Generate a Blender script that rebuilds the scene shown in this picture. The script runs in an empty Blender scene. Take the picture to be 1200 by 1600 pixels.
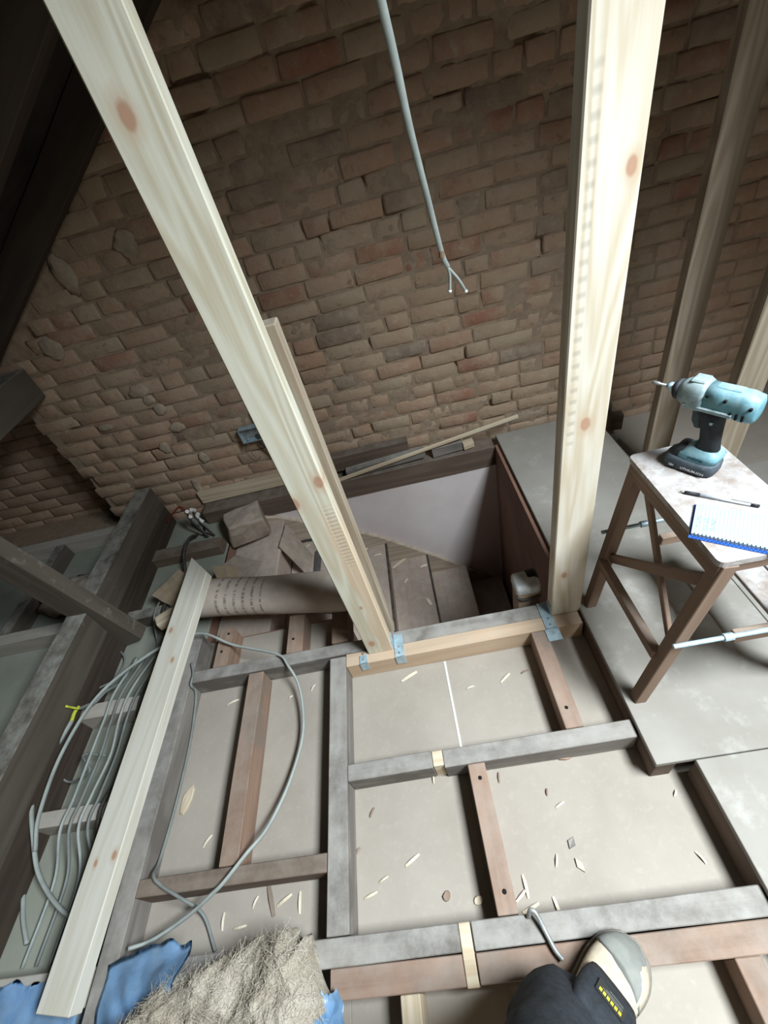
import bpy, bmesh, math, random
from mathutils import Vector, Matrix, noise
random.seed(7)
scn = bpy.context.scene
C = scn.collection

# ------------------------------------------------------------------ camera
FPX, HC = 682.216, 1.5                      # focal length in px of a 1200x1600 frame, eye height over the joists
RM = Matrix(((0.9721083826, -0.0763712461, -0.2217492394),
             (-0.2144643219, -0.6721379160, -0.7086858800),
             (-0.0949228479, 0.7364767849, -0.6697698099)))
cam = bpy.data.cameras.new('camera'); co = bpy.data.objects.new('camera', cam); C.objects.link(co)
cam.sensor_fit = 'VERTICAL'; cam.sensor_height = 24.0; cam.lens = FPX / 1600 * 24.0
cam.clip_start = 0.02
r, u, b = RM[0], -RM[1], -RM[2]
co.matrix_world = Matrix(((r[0], u[0], b[0], 0), (r[1], u[1], b[1], 0), (r[2], u[2], b[2], HC), (0, 0, 0, 1)))
scn.camera = co
def ray(x, y): return RM.transposed() @ Vector(((x - 600) / FPX, (y - 800) / FPX, 1))
def atz(x, y, z=0.0):
    d = ray(x, y); return Vector((0, 0, HC)) + d * ((z - HC) / d.z)
def aty(x, y, Y):
    d = ray(x, y); return Vector((0, 0, HC)) + d * (Y / d.y)
def proj(p):
    c = RM @ (Vector(p) - Vector((0, 0, HC)))
    return (600 + FPX * c.x / c.z, 800 + FPX * c.y / c.z) if c.z > .01 else (-9e3, -9e3)

# ------------------------------------------------------------------ light
w = bpy.data.worlds.new('world'); scn.world = w; w.use_nodes = True
w.node_tree.nodes['Background'].inputs[0].default_value = (.80, .90, 1.0, 1)
w.node_tree.nodes['Background'].inputs[1].default_value = 0.55
RIDGE_X, RIDGE_Z, PITCH = .90, 2.73, math.atan(.634)
def roof_z(x): return RIDGE_Z - .634 * abs(x - RIDGE_X)
WIN = (1.30, -.20)                            # centre of the roof window in plan
al = bpy.data.lights.new('roof_window_daylight', 'AREA'); al.shape = 'RECTANGLE'; al.size = .60; al.size_y = 1.0
al.energy = 88; al.color = (.86, .95, 1.0); al.spread = math.radians(114)
ao = bpy.data.objects.new('roof_window_daylight', al); C.objects.link(ao)
ao.location = (WIN[0] + .02, WIN[1], roof_z(WIN[0]) + .03); ao.rotation_euler = (0, math.radians(23), 0)
scn.view_settings.view_transform = 'Standard'; scn.view_settings.look = 'None'
scn.view_settings.exposure = 0.1; scn.view_settings.gamma = 1.0; scn.view_settings.use_curve_mapping = False

# ------------------------------------------------------------------ materials
def lin(c):
    return tuple(((v / 255) / 12.92 if v / 255 <= .04045 else ((v / 255 + .055) / 1.055) ** 2.4) for v in c) + (1,)
class NT:
    def __init__(s, name):
        s.m = bpy.data.materials.new(name); s.m.use_nodes = True; s.t = s.m.node_tree
        s.b = s.t.nodes['Principled BSDF']
    def n(s, typ, **kw):
        o = s.t.nodes.new(typ)
        for k, v in kw.items(): setattr(o, k, v)
        return o
    def l(s, a, b): s.t.links.new(a, b)
    def setv(s, sock, v):
        if hasattr(v, 'links') or hasattr(v, 'is_linked'): s.l(v, sock)
        else: sock.default_value = v
    def coord(s, scale=(1, 1, 1), kind='Object'):
        tc = s.n('ShaderNodeNewGeometry').outputs['Position'] if kind == 'World' else s.n('ShaderNodeTexCoord').outputs[kind]
        mp = s.n('ShaderNodeMapping'); mp.inputs['Scale'].default_value = scale; s.l(tc, mp.inputs[0])
        if kind == 'Object':
            oi = s.n('ShaderNodeObjectInfo'); mul = s.n('ShaderNodeVectorMath', operation='SCALE')
            mul.inputs[0].default_value = (31, 17, 23); s.l(oi.outputs['Random'], mul.inputs['Scale']); s.l(mul.outputs[0], mp.inputs['Location'])
        return mp.outputs[0]
    def noise(s, vec, sc, det=4, rough=.55, dist=0):
        o = s.n('ShaderNodeTexNoise'); s.l(vec, o.inputs['Vector']); o.inputs['Scale'].default_value = sc
        o.inputs['Detail'].default_value = det; o.inputs['Roughness'].default_value = rough; o.inputs['Distortion'].default_value = dist
        return o.outputs['Fac']
    def ramp(s, fac, lo, hi, a=0.0, b=1.0):
        o = s.n('ShaderNodeMapRange'); s.l(fac, o.inputs[0])
        for i, v in enumerate((lo, hi, a, b)): o.inputs[i + 1].default_value = v
        return o.outputs[0]
    def mix(s, f, a, b, bt='MIX'):
        o = s.n('ShaderNodeMix', data_type='RGBA', blend_type=bt)
        s.setv(o.inputs[0], f); s.setv(o.inputs[6], a); s.setv(o.inputs[7], b)
        return o.outputs[2]
    def math(s, op, a, b):
        o = s.n('ShaderNodeMath', operation=op); s.setv(o.inputs[0], a); s.setv(o.inputs[1], b); return o.outputs[0]
    def bump(s, h, st=.4, d=.004):
        o = s.n('ShaderNodeBump'); o.inputs['Strength'].default_value = st; o.inputs['Distance'].default_value = d
        s.l(h, o.inputs['Height']); s.l(o.outputs[0], s.b.inputs['Normal'])
    def out(s, col, rough=.85, metal=0.0, spec=.3):
        s.setv(s.b.inputs['Base Color'], col); s.setv(s.b.inputs['Roughness'], rough)
        s.b.inputs['Metallic'].default_value = metal; s.b.inputs['Specular IOR Level'].default_value = spec
        return s.m
    def upness(s):
        g = s.n('ShaderNodeNewGeometry'); sx = s.n('ShaderNodeSeparateXYZ'); s.l(g.outputs['Normal'], sx.inputs[0]); return sx.outputs[2]
    def rnd(s): return s.n('ShaderNodeObjectInfo').outputs['Random']

def wood(name, base, dark, dust=None, dustamt=.0, knots=None, rough=.8, vary=.15, patch=None, ripple=None, wane=None, ringk=60, contrast=1.0, **_):
    """grain along local X; knots, ripple and wane are given in local metres on the top face"""
    t = NT(name)
    v = t.coord((1.0, 1, 1))
    a = t.noise(t.coord((.45, 5.5, 5.5)), 1.6, 2, .5, .3)
    sw = t.ramp(t.math('SINE', t.math('MULTIPLY', a, ringk), 0), -1, 1)
    fine = t.noise(t.coord((2.0, 110, 110)), 1.5, 4, .65)
    blot = t.noise(t.coord((.9, 6, 6)), 2.0, 4, .6)
    g = t.math('ADD', t.math('MULTIPLY', sw, .30), t.math('ADD', t.math('MULTIPLY', fine, .42), t.math('MULTIPLY', blot, .42)))
    col = t.mix(t.ramp(g, .38, .80, 0, contrast), lin(base), lin(dark))
    hgt = g
    tc = t.n('ShaderNodeTexCoord'); sx = t.n('ShaderNodeSeparateXYZ'); t.l(tc.outputs['Object'], sx.inputs[0]); X, Y = sx.outputs[0], sx.outputs[1]
    if patch:
        col = t.mix(t.ramp(t.noise(v, 5, 3), .5, .62), col, lin(patch))
    if wane:                                     # (x0, x1, y_border, side, colour): darker heartwood zone with a wavy border
        x0, x1, yb, sd, wc = wane
        wob = t.math('MULTIPLY', t.math('SUBTRACT', t.noise(t.coord((4, 1, 1)), 1.2, 2), .5), .07)
        f = t.ramp(t.math('MULTIPLY', t.math('ADD', t.math('SUBTRACT', Y, yb), wob), sd), -.002, .002)
        f = t.math('MULTIPLY', f, t.math('MULTIPLY', t.ramp(X, x0, x0 + .05), t.ramp(X, x1 - .12, x1, 1, 0)))
        col = t.mix(t.math('MULTIPLY', f, .6), col, lin(wc))
    if ripple:                                   # planer chatter marks
        x0, x1, y0, y1, fr = ripple
        rp = t.ramp(t.math('SINE', t.math('ADD', t.math('MULTIPLY', X, fr), t.math('MULTIPLY', Y, 40.0)), 0), -.2, 1)
        m = t.math('MULTIPLY', t.math('MULTIPLY', t.ramp(X, x0, x0 + .04), t.ramp(X, x1 - .04, x1, 1, 0)), t.math('MULTIPLY', t.ramp(Y, y0, y0 + .006), t.ramp(Y, y1 - .006, y1, 1, 0)))
        rp = t.math('MULTIPLY', rp, m); col = t.mix(t.math('MULTIPLY', rp, .42), col, lin(tuple(q * .70 for q in base)))
        hgt = t.math('SUBTRACT', hgt, t.math('MULTIPLY', rp, .9))
    for (kx, ky, kr) in (knots or ()):
        dx = t.math('MULTIPLY', t.math('SUBTRACT', X, kx), .62); dy = t.math('SUBTRACT', Y, ky)
        d = t.math('SQRT', t.math('ADD', t.math('MULTIPLY', dx, dx), t.math('MULTIPLY', dy, dy)), 0)
        d = t.math('ADD', d, t.math('MULTIPLY', t.math('SUBTRACT', t.noise(v, 60, 2), .5), kr * .35))
        col = t.mix(t.ramp(d, kr * .9, kr * 2.2, .45, 0), col, lin((190, 158, 128)))
        col = t.mix(t.ramp(d, kr * .7, kr * 1.1, .85, 0), col, lin((172, 134, 110)))
        col = t.mix(t.ramp(d, kr * .3, kr * .6, .7, 0), col, lin((180, 142, 118)))
    h = t.n('ShaderNodeHueSaturation'); t.l(col, h.inputs['Color']); t.l(t.ramp(t.rnd(), 0, 1, 1 - vary, 1 + vary), h.inputs['Value']); col = h.outputs[0]
    if dust:
        d = t.ramp(t.math('ADD', t.math('MULTIPLY', t.noise(v, 15, 6, .7), .9), t.math('MULTIPLY', t.upness(), .30)), .56, .98, 0, dustamt)
        col = t.mix(d, col, lin(dust))
    t.bump(hgt, .3, .002)
    return t.out(col, rough, 0, .25)
def plain(name, col, rough=.7, metal=0, var=.08, sc=14, dust=None, dustamt=.5, bump=.15, spec=.35):
    t = NT(name); v = t.coord(); n = t.noise(v, sc, 5, .6)
    c = t.mix(t.ramp(n, .3, .7), lin(tuple(max(0, x * (1 - var)) for x in col)), lin(tuple(min(255, x * (1 + var)) for x in col)))
    if dust:
        d = t.ramp(t.math('ADD', t.math('MULTIPLY', t.noise(v, sc * 2.3, 5, .65), .8), t.math('MULTIPLY', t.upness(), .3)), .4, .8, 0, dustamt)
        c = t.mix(d, c, lin(dust))
    if bump: t.bump(n, bump, .003)
    return t.out(c, rough, metal, spec)

M = {}
PINE = ((214, 208, 194), (194, 180, 156))
M['pine_dull'] = wood('shade_toned_pine', (172, 160, 142), (144, 128, 108), (162, 156, 146), .5, vary=.05)  # duller pine: shade on the rear and right studs put into the colour
M['pine'] = wood('new_pine', *PINE, vary=.04)
M['pine_a'] = wood('new_pine_left_stud', (212, 210, 194), (190, 180, 156), knots=[(1.565, .012, .012), (.852, -.036, .013), (.80, .048, .014), (.07, .02, .012), (.30, .0, .005)], vary=.0, ripple=(.50, .78, -.045, -.012, 420), wane=(-.1, .80, -.004, -1, (206, 178, 148)))
M['pine_b'] = wood('new_pine_right_stud', *PINE, knots=[(.83, -.0015, .013), (.235, .018, .010), (1.33, -.034, .010)], vary=.0, ripple=(.75, 1.5, .024, .046, 210))
M['pine_loose'] = wood('loose_pine', (208, 205, 194), (192, 184, 166), knots=[(1.02, -.02, .006), (1.0, .035, .008), (.42, .02, .007), (.30, -.03, .008)], vary=.0, contrast=.7)
M['pine_pink'] = wood('new_header_pine', (196, 172, 146), (170, 140, 112), (170, 160, 148), .55, vary=.08, contrast=.55, ringk=34)
M['old'] = wood('old_dusty_joist', (112, 96, 84), (84, 70, 60), (142, 134, 124), .75, vary=.12, contrast=.7, ringk=34)
M['oldgrey'] = wood('old_grey_joist', (136, 130, 123), (98, 92, 87), (166, 163, 158), .8, vary=.08, contrast=.8, ringk=34, patch=(104, 98, 92))
M['oldpink'] = wood('old_planed_joist', (146, 120, 103), (116, 92, 77), (158, 145, 134), .65, vary=.08, contrast=.8, ringk=34, patch=(128, 112, 100))
M['dark'] = wood('dark_roof_timber', (66, 56, 48), (40, 32, 27), (84, 78, 72), .4, vary=.12, contrast=.55, ringk=34)
M['nog'] = wood('pale_dusty_noggin', (176, 168, 158), (150, 142, 132), (190, 186, 178), .7, vary=.05, contrast=.55, ringk=34)
M['beam'] = wood('grey_binder_timber', (92, 84, 75), (64, 57, 50), (168, 166, 158), 1.0, vary=.08, contrast=.55, ringk=34)
M['bench'] = wood('bench_wood', (136, 114, 98), (110, 90, 76), (158, 148, 138), .7, vary=.08, contrast=.55, ringk=34)
M['shave'] = wood('fresh_shaving', (226, 216, 198), (204, 190, 166), vary=.05)
M['slip'] = wood('pale_slip', (206, 192, 168), (180, 160, 132), (186, 176, 162), .4, vary=.1)

t = NT('plasterboard'); v = t.coord(kind='World'); n = t.noise(v, 3.0, 6, .6); n2 = t.noise(v, 60, 3, .6)
c = t.mix(t.ramp(n, .3, .7), lin((149, 140, 130)), lin((165, 157, 146))); c = t.mix(t.ramp(n2, .55, .75, 0, .25), c, lin((178, 170, 160)))
t.bump(n2, .2, .002); M['pb'] = t.out(c, .9)
t = NT('green_plasterboard'); v = t.coord(kind='World'); n = t.noise(v, 3.0, 6, .6)
c = t.mix(t.ramp(n, .3, .7), lin((134, 138, 126)), lin((158, 160, 148))); t.bump(n, .2, .003); M['pbg'] = t.out(c, .92)
t = NT('dusty_chipboard'); v = t.coord(kind='World'); n = t.noise(v, 2.2, 6, .6); n2 = t.noise(v, 14, 5, .65)
c = t.mix(t.ramp(n, .3, .7), lin((134, 129, 121)), lin((156, 152, 145))); c = t.mix(t.ramp(n2, .55, .75, 0, .6), c, lin((174, 171, 165)))
t.bump(n2, .1, .002); M['board'] = t.out(c, .88)
t = NT('bench_top_paint'); v = t.coord(kind='World'); n = t.noise(v, 16, 6, .65); n2 = t.noise(v, 45, 4, .6)
c = t.mix(t.ramp(n, .4, .62), lin((170, 167, 166)), lin((140, 128, 120))); c = t.mix(t.ramp(n2, .55, .7, 0, .7), c, lin((186, 184, 184)))
t.bump(n2, .3, .003); M['bench_top'] = t.out(c, .85)
t = NT('plaster_skim'); v = t.coord(kind='World'); n = t.noise(v, 3, 4, .6)
c = t.mix(t.ramp(n, .3, .7), lin((212, 200, 198)), lin((224, 216, 214))); t.bump(n, .1, .004); M['plaster'] = t.out(c, .9)
M['brownwall'] = plain('brown_plaster', (128, 98, 84), .85, var=.1, sc=5)
# brick and mortar
t = NT('brick'); v = t.coord(); vw = t.coord(kind='World')
r1 = t.rnd(); n = t.noise(vw, 22, 6, .7); n2 = t.noise(vw, 7, 5, .65); n3 = t.noise(vw, 70, 3, .6)
c = t.mix(t.ramp(r1, 0, 1), lin((170, 138, 116)), lin((164, 146, 124)))
c = t.mix(t.ramp(t.math('FRACT', t.math('MULTIPLY', r1, 7.31), 0), .86, .9, 0, .7), c, lin((150, 100, 82)))
c = t.mix(t.ramp(t.math('FRACT', t.math('MULTIPLY', r1, 13.7), 0), .9, .94, 0, .6), c, lin((112, 104, 98)))
c = t.mix(t.ramp(n2, .40, .66, 0, .8), c, lin((174, 156, 134)))
c = t.mix(t.ramp(n, .56, .72, 0, .55), c, lin((188, 174, 154)))
c = t.mix(t.ramp(n, .42, .28, 0, .5), c, lin((104, 80, 68)))
t.bump(t.math('ADD', n, t.math('MULTIPLY', n3, .35)), .8, .007); M['brick'] = t.out(c, .95, 0, .15)
t = NT('mortar'); v = t.coord(kind='World'); n = t.noise(v, 24, 6, .7); n2 = t.noise(v, 5, 4, .6)
c = t.mix(t.ramp(n, .3, .7), lin((132, 113, 96)), lin((166, 149, 128))); c = t.mix(t.ramp(n2, .4, .7, 0, .6), c, lin((156, 137, 117)))
t.bump(n, .8, .006); M['mortar'] = t.out(c, .95, 0, .15)
M['patch'] = plain('lime_mortar', (158, 144, 126), .95, var=.12, sc=25, bump=.6)
M['roof'] = plain('dark_roof_boarding', (44, 38, 34), .95, var=.3, sc=5)
M['tread'] = wood('dusty_stair_tread', (172, 154, 140), (146, 128, 116), (190, 180, 170), .8, vary=.06, contrast=.55, ringk=34)
M['nosing'] = plain('worn_dark_paint', (70, 62, 56), .8, var=.3, sc=30)
M['skirt'] = wood('dusty_skirting', (190, 174, 156), (164, 146, 128), (206, 196, 184), .7, vary=.05)
M['galv'] = plain('galvanised_steel', (168, 190, 200), .45, .35, var=.12, sc=40, spec=.5)
M['steel'] = plain('dull_steel', (150, 152, 150), .5, .5, var=.2, sc=40)
M['cable'] = plain('grey_cable', (146, 154, 150), .6, var=.12, sc=12, dust=(176, 176, 170), dustamt=.4)
M['cabledim'] = plain('dusty_grey_cable', (112, 118, 116), .7, var=.15, sc=12, dust=(140, 138, 132), dustamt=.5)
M['cableblk'] = plain('black_cable', (44, 42, 42), .7, var=.2, sc=12, dust=(110, 104, 98), dustamt=.4)
M['white'] = plain('white_plastic', (222, 222, 218), .6, var=.04)
M['yg'] = plain('yellow_green_sleeve', (190, 196, 70), .6, var=.15, sc=40)
M['red'] = plain('red_wire', (150, 40, 34), .6)
M['brass'] = plain('brass_earth', (122, 102, 84), .7, .1)
t = NT('card_roll'); v = t.coord((1, 1, 1)); n = t.noise(v, 12, 5, .6)
c = t.mix(t.ramp(n, .3, .7), lin((140, 128, 116)), lin((170, 158, 146)))
M['card'] = None
def sack_mat():
    t = NT('printed_paper_sack'); tc = t.n('ShaderNodeTexCoord'); v = tc.outputs['Object']
    n = t.noise(v, 12, 5, .6); c = t.mix(t.ramp(n, .3, .7), lin((172, 158, 146)), lin((192, 180, 168)))
    sx = t.n('ShaderNodeSeparateXYZ'); t.l(v, sx.inputs[0])
    # rows of dark print running round the roll
    row = t.math('SINE', t.math('MULTIPLY', sx.outputs[0], 150.0), 0)
    row = t.ramp(row, .45, .7)
    win = t.math('MULTIPLY', t.math('GREATER_THAN', sx.outputs[0], .16), t.math('LESS_THAN', sx.outputs[0], .39))
    mp = t.n('ShaderNodeMapping'); mp.inputs['Scale'].default_value = (30, 140, 140); t.l(v, mp.inputs[0])
    chars = t.ramp(t.noise(mp.outputs[0], 1.0, 2), .44, .54)
    f = t.math('MULTIPLY', t.math('MULTIPLY', t.math('MULTIPLY', row, win), chars), .62)
    c = t.mix(f, c, lin((74, 68, 66)))
    t.bump(n, .25, .006); return t.out(c, .9)
M['card'] = sack_mat()
M['cardboard'] = plain('torn_cardboard', (190, 170, 140), .9, var=.06, dust=(170, 160, 148), dustamt=.5)
M['dustcard'] = plain('dusty_cardboard', (140, 126, 112), .95, var=.12, dust=(168, 158, 148), dustamt=.6)
M['blacktape'] = plain('black_strip', (62, 60, 60), .8, var=.2, dust=(130, 122, 116), dustamt=.4)
def wool_mat(name, k):
    t = NT(name); v = t.coord(kind='World'); mp = t.n('ShaderNodeMapping'); mp.inputs['Rotation'].default_value = (0, 0, -.9); mp.inputs['Scale'].default_value = (7, 28, 12); t.l(v, mp.inputs[0])
    n = t.noise(mp.outputs[0], 1.0, 6, .7, 1.2); n2 = t.noise(v, 11, 3, .6); n3 = t.noise(v, 160, 4, .7)
    c = t.mix(t.ramp(n2, .35, .65), lin((182 * k, 170 * k, 152 * k)), lin((206 * k, 196 * k, 180 * k))); c = t.mix(t.ramp(n, .50, .68, 0, .85), c, lin((226, 218, 202)))
    t.bump(t.math('ADD', n, t.math('MULTIPLY', n3, .8)), 1.0, .012); return t.out(c, 1.0, 0, .1)
M['wool'] = wool_mat('mineral_wool', 1.0); M['wool2'] = wool_mat('mineral_wool_fibre', 1.1)
M['blue'] = plain('blue_polythene', (122, 172, 220), .28, var=.2, sc=9, bump=.5, dust=(186, 210, 232), dustamt=.6)
M['teal'] = plain('teal_tool_housing', (98, 146, 158), .5, var=.08, sc=30, dust=(176, 198, 204), dustamt=.6)
M['tealgrey'] = plain('dusty_gear_case', (132, 152, 156), .5, .2, var=.15, sc=40, dust=(190, 204, 206), dustamt=.6)
M['blk'] = plain('black_rubber', (40, 44, 48), .65, var=.2, sc=40, dust=(104, 110, 114), dustamt=.35)
M['blkgrey'] = plain('charcoal_plastic', (62, 72, 80), .6, var=.15, sc=40, dust=(120, 130, 136), dustamt=.5)
M['slot'] = plain('dark_slot', (16, 18, 20), .9, bump=0)
M['print'] = plain('white_print', (222, 228, 230), .7, bump=0)
M['tealprint'] = plain('dark_print', (50, 80, 92), .7, bump=0)
M['page'] = plain('page_edges', (176, 190, 192), .8, var=.03)
M['cover'] = plain('blue_cover', (40, 88, 178), .5, var=.08)
M['wire'] = plain('spiral_wire', (64, 72, 84), .4, .5)
M['pen_clear'] = plain('pen_barrel', (186, 192, 200), .25, var=.06, spec=.6)
M['pen_blk'] = plain('pen_grip', (34, 34, 38), .5, bump=0)
M['trouser'] = plain('black_work_cloth', (30, 34, 40), .95, var=.25, sc=60, dust=(70, 72, 74), dustamt=.25, bump=.4)
M['boot'] = plain('dusty_boot_leather', (162, 146, 122), .8, var=.2, sc=16, dust=(190, 182, 168), dustamt=.7, bump=.4)
M['bootgrey'] = plain('boot_toe_rubber', (112, 114, 110), .8, var=.12, sc=14, dust=(146, 146, 138), dustamt=.5)
M['sole'] = plain('boot_sole', (92, 88, 80), .9, dust=(150, 144, 134), dustamt=.6)
M['yellow'] = plain('yellow_label', (214, 200, 60), .7, bump=0)
M['labelgrey'] = plain('grey_label_print', (96, 98, 94), .8, bump=0)
M['label'] = plain('black_label', (44, 44, 42), .7, bump=0)
def page_mat():
    t = NT('ruled_page'); tc = t.n('ShaderNodeTexCoord'); sx = t.n('ShaderNodeSeparateXYZ'); t.l(tc.outputs['Object'], sx.inputs[0])
    s = t.math('SINE', t.math('MULTIPLY', sx.outputs[0], 2 * math.pi / .0068), 0)
    c = t.mix(t.ramp(s, .8, .97, 0, .55), lin((158, 184, 188)), lin((96, 134, 166)))
    # three short columns of handwriting
    mp = t.n('ShaderNodeMapping'); mp.inputs['Scale'].default_value = (330, 240, 1); t.l(tc.outputs['Object'], mp.inputs[0])
    nn = t.ramp(t.noise(mp.outputs[0], 1.0, 2, .5, 1.5), .5, .58)
    msk = None
    for x0 in (.009, .023, .036):
        a = t.math('MULTIPLY', t.math('GREATER_THAN', sx.outputs[0], x0), t.math('LESS_THAN', sx.outputs[0], x0 + .0068))
        msk = a if msk is None else t.math('ADD', msk, a)
    msk = t.math('MULTIPLY', msk, t.math('MULTIPLY', t.math('GREATER_THAN', sx.outputs[1], .022), t.math('LESS_THAN', sx.outputs[1], .062)))
    c = t.mix(t.math('MULTIPLY', t.math('MULTIPLY', nn, msk), .85), c, lin((80, 100, 140)))
    return t.out(c, .85)
M['ruled'] = page_mat()

# ------------------------------------------------------------------ mesh helpers
def tag(o, label=None, cat=None, group=None, kind=None):
    if label: o['label'] = label
    if cat: o['category'] = cat
    if group: o['group'] = group
    if kind: o['kind'] = kind
    return o
def link(name, me, mat, parent=None, loc=(0, 0, 0), mw=None, smooth=False):
    o = bpy.data.objects.new(name, me); C.objects.link(o)
    if mat is not None and not me.materials: me.materials.append(M[mat] if isinstance(mat, str) else mat)
    if mw is not None: o.matrix_world = mw
    else: o.location = loc
    if parent is not None: o.parent = parent
    if smooth:
        for p in me.polygons: p.use_smooth = True
    return o
def empty(name, loc=(0, 0, 0), rz=0.0):
    o = bpy.data.objects.new(name, None); C.objects.link(o); o.location = loc; o.rotation_euler = (0, 0, rz); o.empty_display_size = .05; return o
def child(parent, name, me, mat, mw=None, smooth=False):
    """mesh in world coordinates (or with world matrix mw) parented under an empty with identity offset"""
    o = link(name, me, mat, smooth=smooth)
    o.parent = parent
    pm = Matrix.Translation(parent.location) @ parent.rotation_euler.to_matrix().to_4x4() if parent.parent is None else PM[parent.name]
    o.matrix_parent_inverse = pm.inverted()
    if mw is not None: o.matrix_world = mw; o.matrix_basis = mw
    PM[o.name] = (mw if mw is not None else Matrix.Identity(4))
    return o
PM = {}
def bm_to(bm, name):
    me = bpy.data.meshes.new(name); bmesh.ops.recalc_face_normals(bm, faces=bm.faces); bm.to_mesh(me); bm.free(); return me
def box_bm(bm, x0, x1, y0, y1, z0, z1, bev=0.0, seg=1):
    vs = [bm.verts.new((x, y, z)) for z in (z0, z1) for x, y in ((x0, y0), (x1, y0), (x1, y1), (x0, y1))]
    fs = [bm.faces.new([vs[i] for i in f]) for f in ((3, 2, 1, 0), (4, 5, 6, 7), (0, 1, 5, 4), (1, 2, 6, 5), (2, 3, 7, 6), (3, 0, 4, 7))]
    if bev:
        es = list({e for f in fs for e in f.edges}); bmesh.ops.bevel(bm, geom=es, offset=bev, segments=seg, affect='EDGES', profile=.5)
    return bm
def box_me(name, x0, x1, y0, y1, z0, z1, bev=0.0, seg=1):
    bm = bmesh.new(); box_bm(bm, x0, x1, y0, y1, z0, z1, bev, seg); return bm_to(bm, name)
def beam_mesh(name, L, wd, h, bev=.002, wob=.0, cut0=0.0, cut1=0.0):
    """length along local X from 0..L, width Y, height Z (z from -h to 0: the origin lies on the top face)"""
    bm = bmesh.new(); N = max(1, int(L / .12)) if wob else 1
    rings = []
    sd = random.random() * 50
    for i in range(N + 1):
        x = L * i / N; rg = []
        for k, (y, z) in enumerate(((-wd / 2, -h), (wd / 2, -h), (wd / 2, 0), (-wd / 2, 0))):
            j = wob * noise.noise((x * 3 + sd, k * 5.1, 0)); j2 = wob * noise.noise((x * 3 + sd, k * 5.1, 9))
            xx = x + (cut0 * (y / wd) if i == 0 else 0) + (cut1 * (y / wd) if i == N else 0)
            rg.append(bm.verts.new((xx, y + j, z + (j2 if z == 0 else 0) - (wob * .5 if z == 0 else 0))))
        rings.append(rg)
    for i in range(N):
        for k in range(4): bm.faces.new((rings[i][k], rings[i][(k + 1) % 4], rings[i + 1][(k + 1) % 4], rings[i + 1][k]))
    bm.faces.new(rings[0][::-1]); bm.faces.new(rings[-1])
    if bev:
        bmesh.ops.recalc_face_normals(bm, faces=bm.faces)
        es = [e for e in bm.edges if len(e.link_faces) == 2 and e.calc_face_angle(0) > .8]
        bmesh.ops.bevel(bm, geom=es, offset=bev, segments=1, affect='EDGES')
    return bm_to(bm, name)
def frame(p0, p1, up=(0, 0, 1)):
    p0, p1 = Vector(p0), Vector(p1); x = (p1 - p0).normalized(); upv = Vector(up)
    y = upv.cross(x).normalized(); z = x.cross(y)
    m = Matrix((x, y, z)).transposed().to_4x4(); m.translation = p0; return m
def beam(name, p0, p1, wd, h, mat, up=(0, 0, 1), parent=None, bev=.002, wob=0.0, cut0=0.0, cut1=0.0):
    L = (Vector(p1) - Vector(p0)).length
    me = beam_mesh(name, L, wd, h, bev, wob, cut0, cut1); mw = frame(p0, p1, up)
    if parent is None: return link(name, me, mat, mw=mw)
    return child(parent, name, me, mat, mw)
def spline(pts, n=8):
    P = [Vector(p) for p in pts]
    if len(P) < 3: return P
    P = [P[0] * 2 - P[1]] + P + [P[-1] * 2 - P[-2]]; out = []
    for i in range(1, len(P) - 2):
        for k in range(n):
            s = k / n; a, b_, c_, d = P[i - 1], P[i], P[i + 1], P[i + 2]
            out.append(.5 * ((2 * b_) + (c_ - a) * s + (2 * a - 5 * b_ + 4 * c_ - d) * s * s + (3 * b_ - a - 3 * c_ + d) * s ** 3))
    out.append(P[-2]); return out
def tube_bm(bm, pts, r, sides=8, r2=None, rf=None):
    """swept round or flat section along pts; rf(t) scales the radius"""
    prev = None; rings = []; ref = Vector((0, 0, 1))
    for i, p in enumerate(pts):
        d = (pts[min(i + 1, len(pts) - 1)] - pts[max(i - 1, 0)]).normalized()
        if prev is None:
            a = ref if abs(d.z) < .9 else Vector((1, 0, 0)); n = (a - d * a.dot(d)).normalized()
        else: n = (prev - d * prev.dot(d)).normalized()
        prev = n; bn = d.cross(n); k = rf(i / (len(pts) - 1)) if rf else 1
        rings.append([bm.verts.new(p + (n * math.cos(a) * (r2 or r) + bn * math.sin(a) * r) * k) for a in [2 * math.pi * s / sides for s in range(sides)]])
    for A, B in zip(rings, rings[1:]):
        for s in range(sides): bm.faces.new((A[s], A[(s + 1) % sides], B[(s + 1) % sides], B[s]))
    bm.faces.new(rings[0][::-1]); bm.faces.new(rings[-1]); return bm
def tube_me(name, pts, r, sides=8, r2=None, n=8, rf=None):
    bm = bmesh.new(); tube_bm(bm, spline(pts, n), r, sides, r2, rf); return bm_to(bm, name)
def loft_bm(bm, rings, cap=True):
    R = [[bm.verts.new(p) for p in rg] for rg in rings]; n = len(R[0])
    for A, B in zip(R, R[1:]):
        for s in range(n): bm.faces.new((A[s], A[(s + 1) % n], B[(s + 1) % n], B[s]))
    if cap: bm.faces.new(R[0][::-1]); bm.faces.new(R[-1])
    return bm
def struct(name, me, mat, parent=None, smooth=False):
    o = link(name, me, mat, parent, smooth=smooth)
    if parent is None: o['kind'] = 'structure'
    return o

# ================================================================== SETTING
PBZ = -.095
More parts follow.
